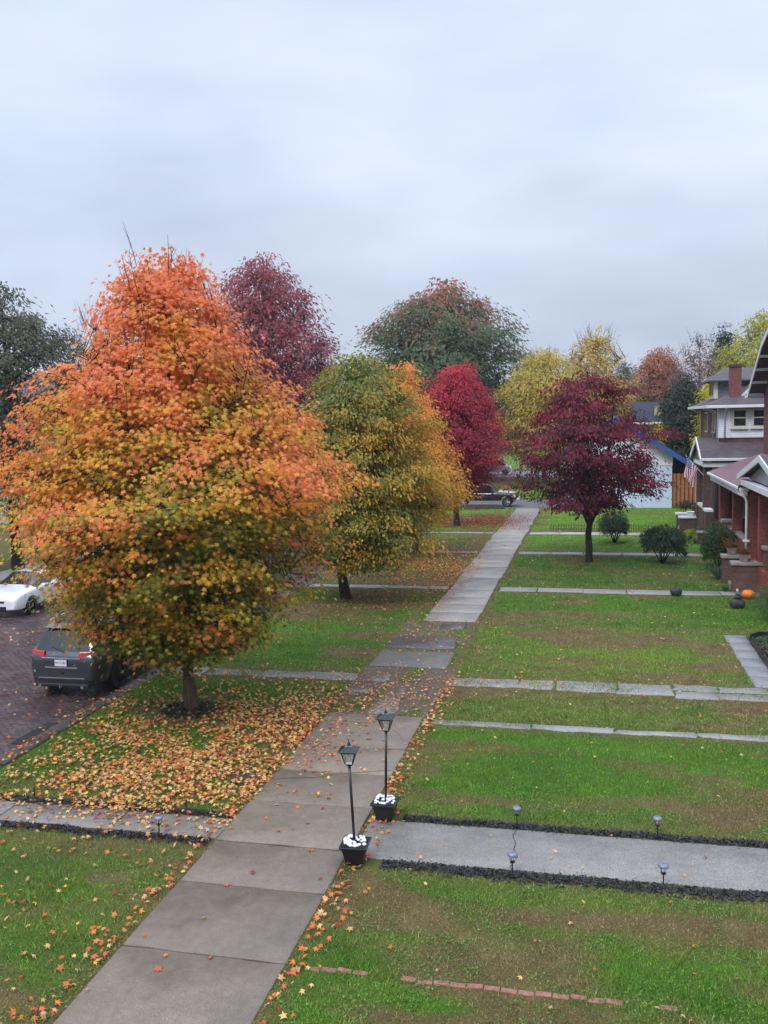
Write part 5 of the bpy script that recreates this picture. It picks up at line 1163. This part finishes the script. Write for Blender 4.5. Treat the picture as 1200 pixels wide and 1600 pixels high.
white_p=paintm('white_paint_gloss',(.80,.82,.85),.25)
T=thing('sedan','white sedan facing the camera, parked on the far side of the brick street','car',(-22.1,33.0,SZ+.02),R_(180)); T.scale=(1.06,1.06,1.06)
st=[(-2.27,.75,.42,.82,.60,.90),(-2.2,.85,.34,.92,.68,1.0),(-1.75,.885,.30,.96,.68,1.06,'r'),(-1.10,.89,.28,.97,.60,1.37,'s'),(-.35,.89,.27,.95,.60,1.43,''),(-.27,.89,.27,.95,.60,1.43,'s'),(.35,.89,.27,.93,.585,1.40,'sw'),(1.10,.885,.27,.91,.74,1.02,''),(1.25,.88,.27,.89,.74,.99),(1.80,.875,.26,.84,.70,.92),(2.12,.83,.26,.76,.62,.84),(2.24,.76,.28,.66,.52,.74),(2.27,.68,.32,.60,.45,.66)]
car(T,st,None,[(-1.34,.33),(1.37,.33)],white_p,arch_r=.37)
for ys_ in (-1.34,1.37):
    for sd in (-1,1): wheel(T,sd*.775,ys_,.325,.21,sd,rim_s,5)
for sd in (-1,1):
    MB().hexa([(sd*.44,2.245,.60),(sd*.79,2.10,.62),(sd*.885,1.75,.71),(sd*.5,1.9,.62),(sd*.42,2.20,.71),(sd*.76,2.05,.77),(sd*.86,1.66,.84),(sd*.5,1.8,.78)]).build('headlight',lens,T,bev=.012)
    FG=MB().hexa([(sd*.50,2.27,.36),(sd*.78,2.17,.38),(sd*.78,1.9,.40),(sd*.5,2.0,.38),(sd*.56,2.27,.45),(sd*.80,2.15,.51),(sd*.80,1.9,.53),(sd*.55,2.0,.47)]).build('fog_light',lens,T,bev=.01)
    MB().hexa([(sd*.90,.70,.93),(sd*1.06,.70,.94),(sd*1.06,.82,.95),(sd*.9,.84,.95),(sd*.90,.70,1.05),(sd*1.05,.70,1.05),(sd*1.05,.80,1.04),(sd*.9,.84,1.03)]).build('mirror',white_p,T,bev=.02)
    for yh in (-.8,.1): bx(sd*.885-.02,sd*.885+.022,yh-.09,yh+.09,.80,.825).build('door_handle',white_p,T,bev=.006)
    bx(sd*.70-.12,sd*.70+.12,-2.24,-2.1,.72,.86).build('tail_light',redl,T,bev=.015)
GR=bx(-.42,.42,2.20,2.285,.30,.44).build('lower_grille',trim,T,bev=.02); bx(-.34,.34,2.19,2.285,.56,.62).build('upper_grille',trim,T,bev=.012)
bx(-.36,.36,2.195,2.29,.62,.64).build('grille_bar',chrome,T,bev=.004); bx(-.6,.6,2.05,2.24,.24,.31).build('front_lip',trim,T,bev=.02)
bx(-.16,.16,-2.295,-2.27,.70,.82).build('licence_plate',white,T)

maroon_p=paintm('dark_plum_paint',(.032,.018,.026),.25,.2)
T=thing('pickup_truck','dark plum pickup truck parked across the end of the sidewalk','truck',(-8.55,74.9,.02),R_(-90))
st=[(-2.85,.86,.55,1.02,.84,1.10),(-2.80,.93,.50,1.05,.86,1.16),(-1.9,.95,.48,1.07,.88,1.19),(-.72,.95,.48,1.07,.88,1.19),(-.66,.95,.46,1.07,.72,1.72,'s'),(-.45,.95,.46,1.07,.72,1.86,'s'),(.42,.95,.46,1.07,.72,1.86,'sw'),(1.05,.95,.46,1.08,.82,1.22,''),(1.2,.95,.47,1.06,.82,1.19),(2.2,.94,.50,1.02,.80,1.13),(2.55,.90,.52,.94,.76,1.05),(2.72,.82,.56,.86,.7,.92)]
car(T,st,None,[(-1.75,.42),(1.85,.42)],maroon_p,arch_r=.47)
for ys_ in (-1.75,1.85):
    for sd in (-1,1): wheel(T,sd*.83,ys_,.385,.26,sd,rim_s,5)
MB().hexa([(-.80,1.15,1.19),(.80,1.15,1.19),(.78,2.5,1.08),(-.78,2.5,1.08),(-.78,1.15,1.235),(.78,1.15,1.235),(.70,2.5,1.115),(-.70,2.5,1.115)]).build('hood',simple('pale_hood',(.48,.48,.47),.3),T,bev=.02)
bx(-.90,.90,2.60,2.84,.50,.70).build('front_bumper',simple('silver_bumper',(.50,.51,.53),.3,.3),T,bev=.03)
for sd in (-1,1):
    MB().hexa([(sd*.5,2.66,.78),(sd*.90,2.56,.78),(sd*.93,2.25,.80),(sd*.5,2.3,.8),(sd*.5,2.64,.96),(sd*.87,2.52,.96),(sd*.90,2.22,.97),(sd*.5,2.3,.96)]).build('headlight',lens,T,bev=.015)
    bx(sd*1.08-.10,sd*1.08+.10,.62,.74,1.12,1.36).build('mirror',trim,T,bev=.02)
    bx(sd*.95-.02,sd*.95+.03,-.42,-.24,1.0,1.03).build('door_handle',trim,T)
    bx(sd*.84-.09,sd*.84+.09,-2.87,-2.78,.72,1.05).build('tail_light',redl,T,bev=.01)
bx(-.45,.45,2.68,2.735,.72,.88).build('grille',chrome,T,bev=.01); MB().box(-.9,.9,-3.0,-2.82,.42,.6).build('rear_bumper',trim,T,bev=.02)

T=thing('van','white van far away on the cross street between crimson and burgundy trees','van',(-12.3,117,.03),R_(-90))
st=[(-2.4,.85,.4,1.1,.8,1.9),(-2.3,.92,.35,1.15,.82,2.05,'s'),(-1.0,.93,.33,1.15,.82,2.08,''),(-.9,.93,.33,1.15,.82,2.08,'s'),(.9,.93,.33,1.1,.78,2.0,'sw'),(1.7,.92,.33,1.08,.8,1.25),(2.2,.88,.36,.95,.7,1.05),(2.4,.75,.42,.8,.6,.85)]
car(T,st,None,[(-1.5,.35),(1.55,.35)],white_p,arch_r=.4)
for ys_ in (-1.5,1.55):
    for sd in (-1,1): wheel(T,sd*.8,ys_,.34,.22,sd,rim_s,5)

# thin damp air
hz,t,o=nt('haze'); pv=N(t,'ShaderNodeVolumePrincipled'); pv.inputs['Color'].default_value=(.86,.91,1,1); pv.inputs['Density'].default_value=.00035; pv.inputs['Anisotropy'].default_value=.2; L(t,pv.outputs[0],o.inputs['Volume'])
MB().box(-95,75,-20,232,-1.2,26).build('haze',hz)['kind']='stuff'

rg=np.random.default_rng(91); ck=MB()
for (x0,y0_,dx_,dy_,n_,z_) in ((-6.2,16.9,.16,.05,14,.0385),(-5.6,33.4,.11,.07,14,.0385),(-4.3,41.2,-.10,.09,13,.0385),(-5.7,44.0,.14,-.02,12,.0385),(-4.1,19.6,-.05,.10,12,.0385)):
    px,py=x0,y0_
    for i in range(n_):
        qx,qy=px+dx_+rg.normal(0,.04),py+dy_+rg.normal(0,.04); ck.add([(px,py-.006,z_),(px,py+.007,z_),(qx,qy+.007,z_),(qx,qy-.006,z_)],[(0,1,2,3)]); px,py=qx,qy
ck.build('walk_cracks',dark)['kind']='structure'
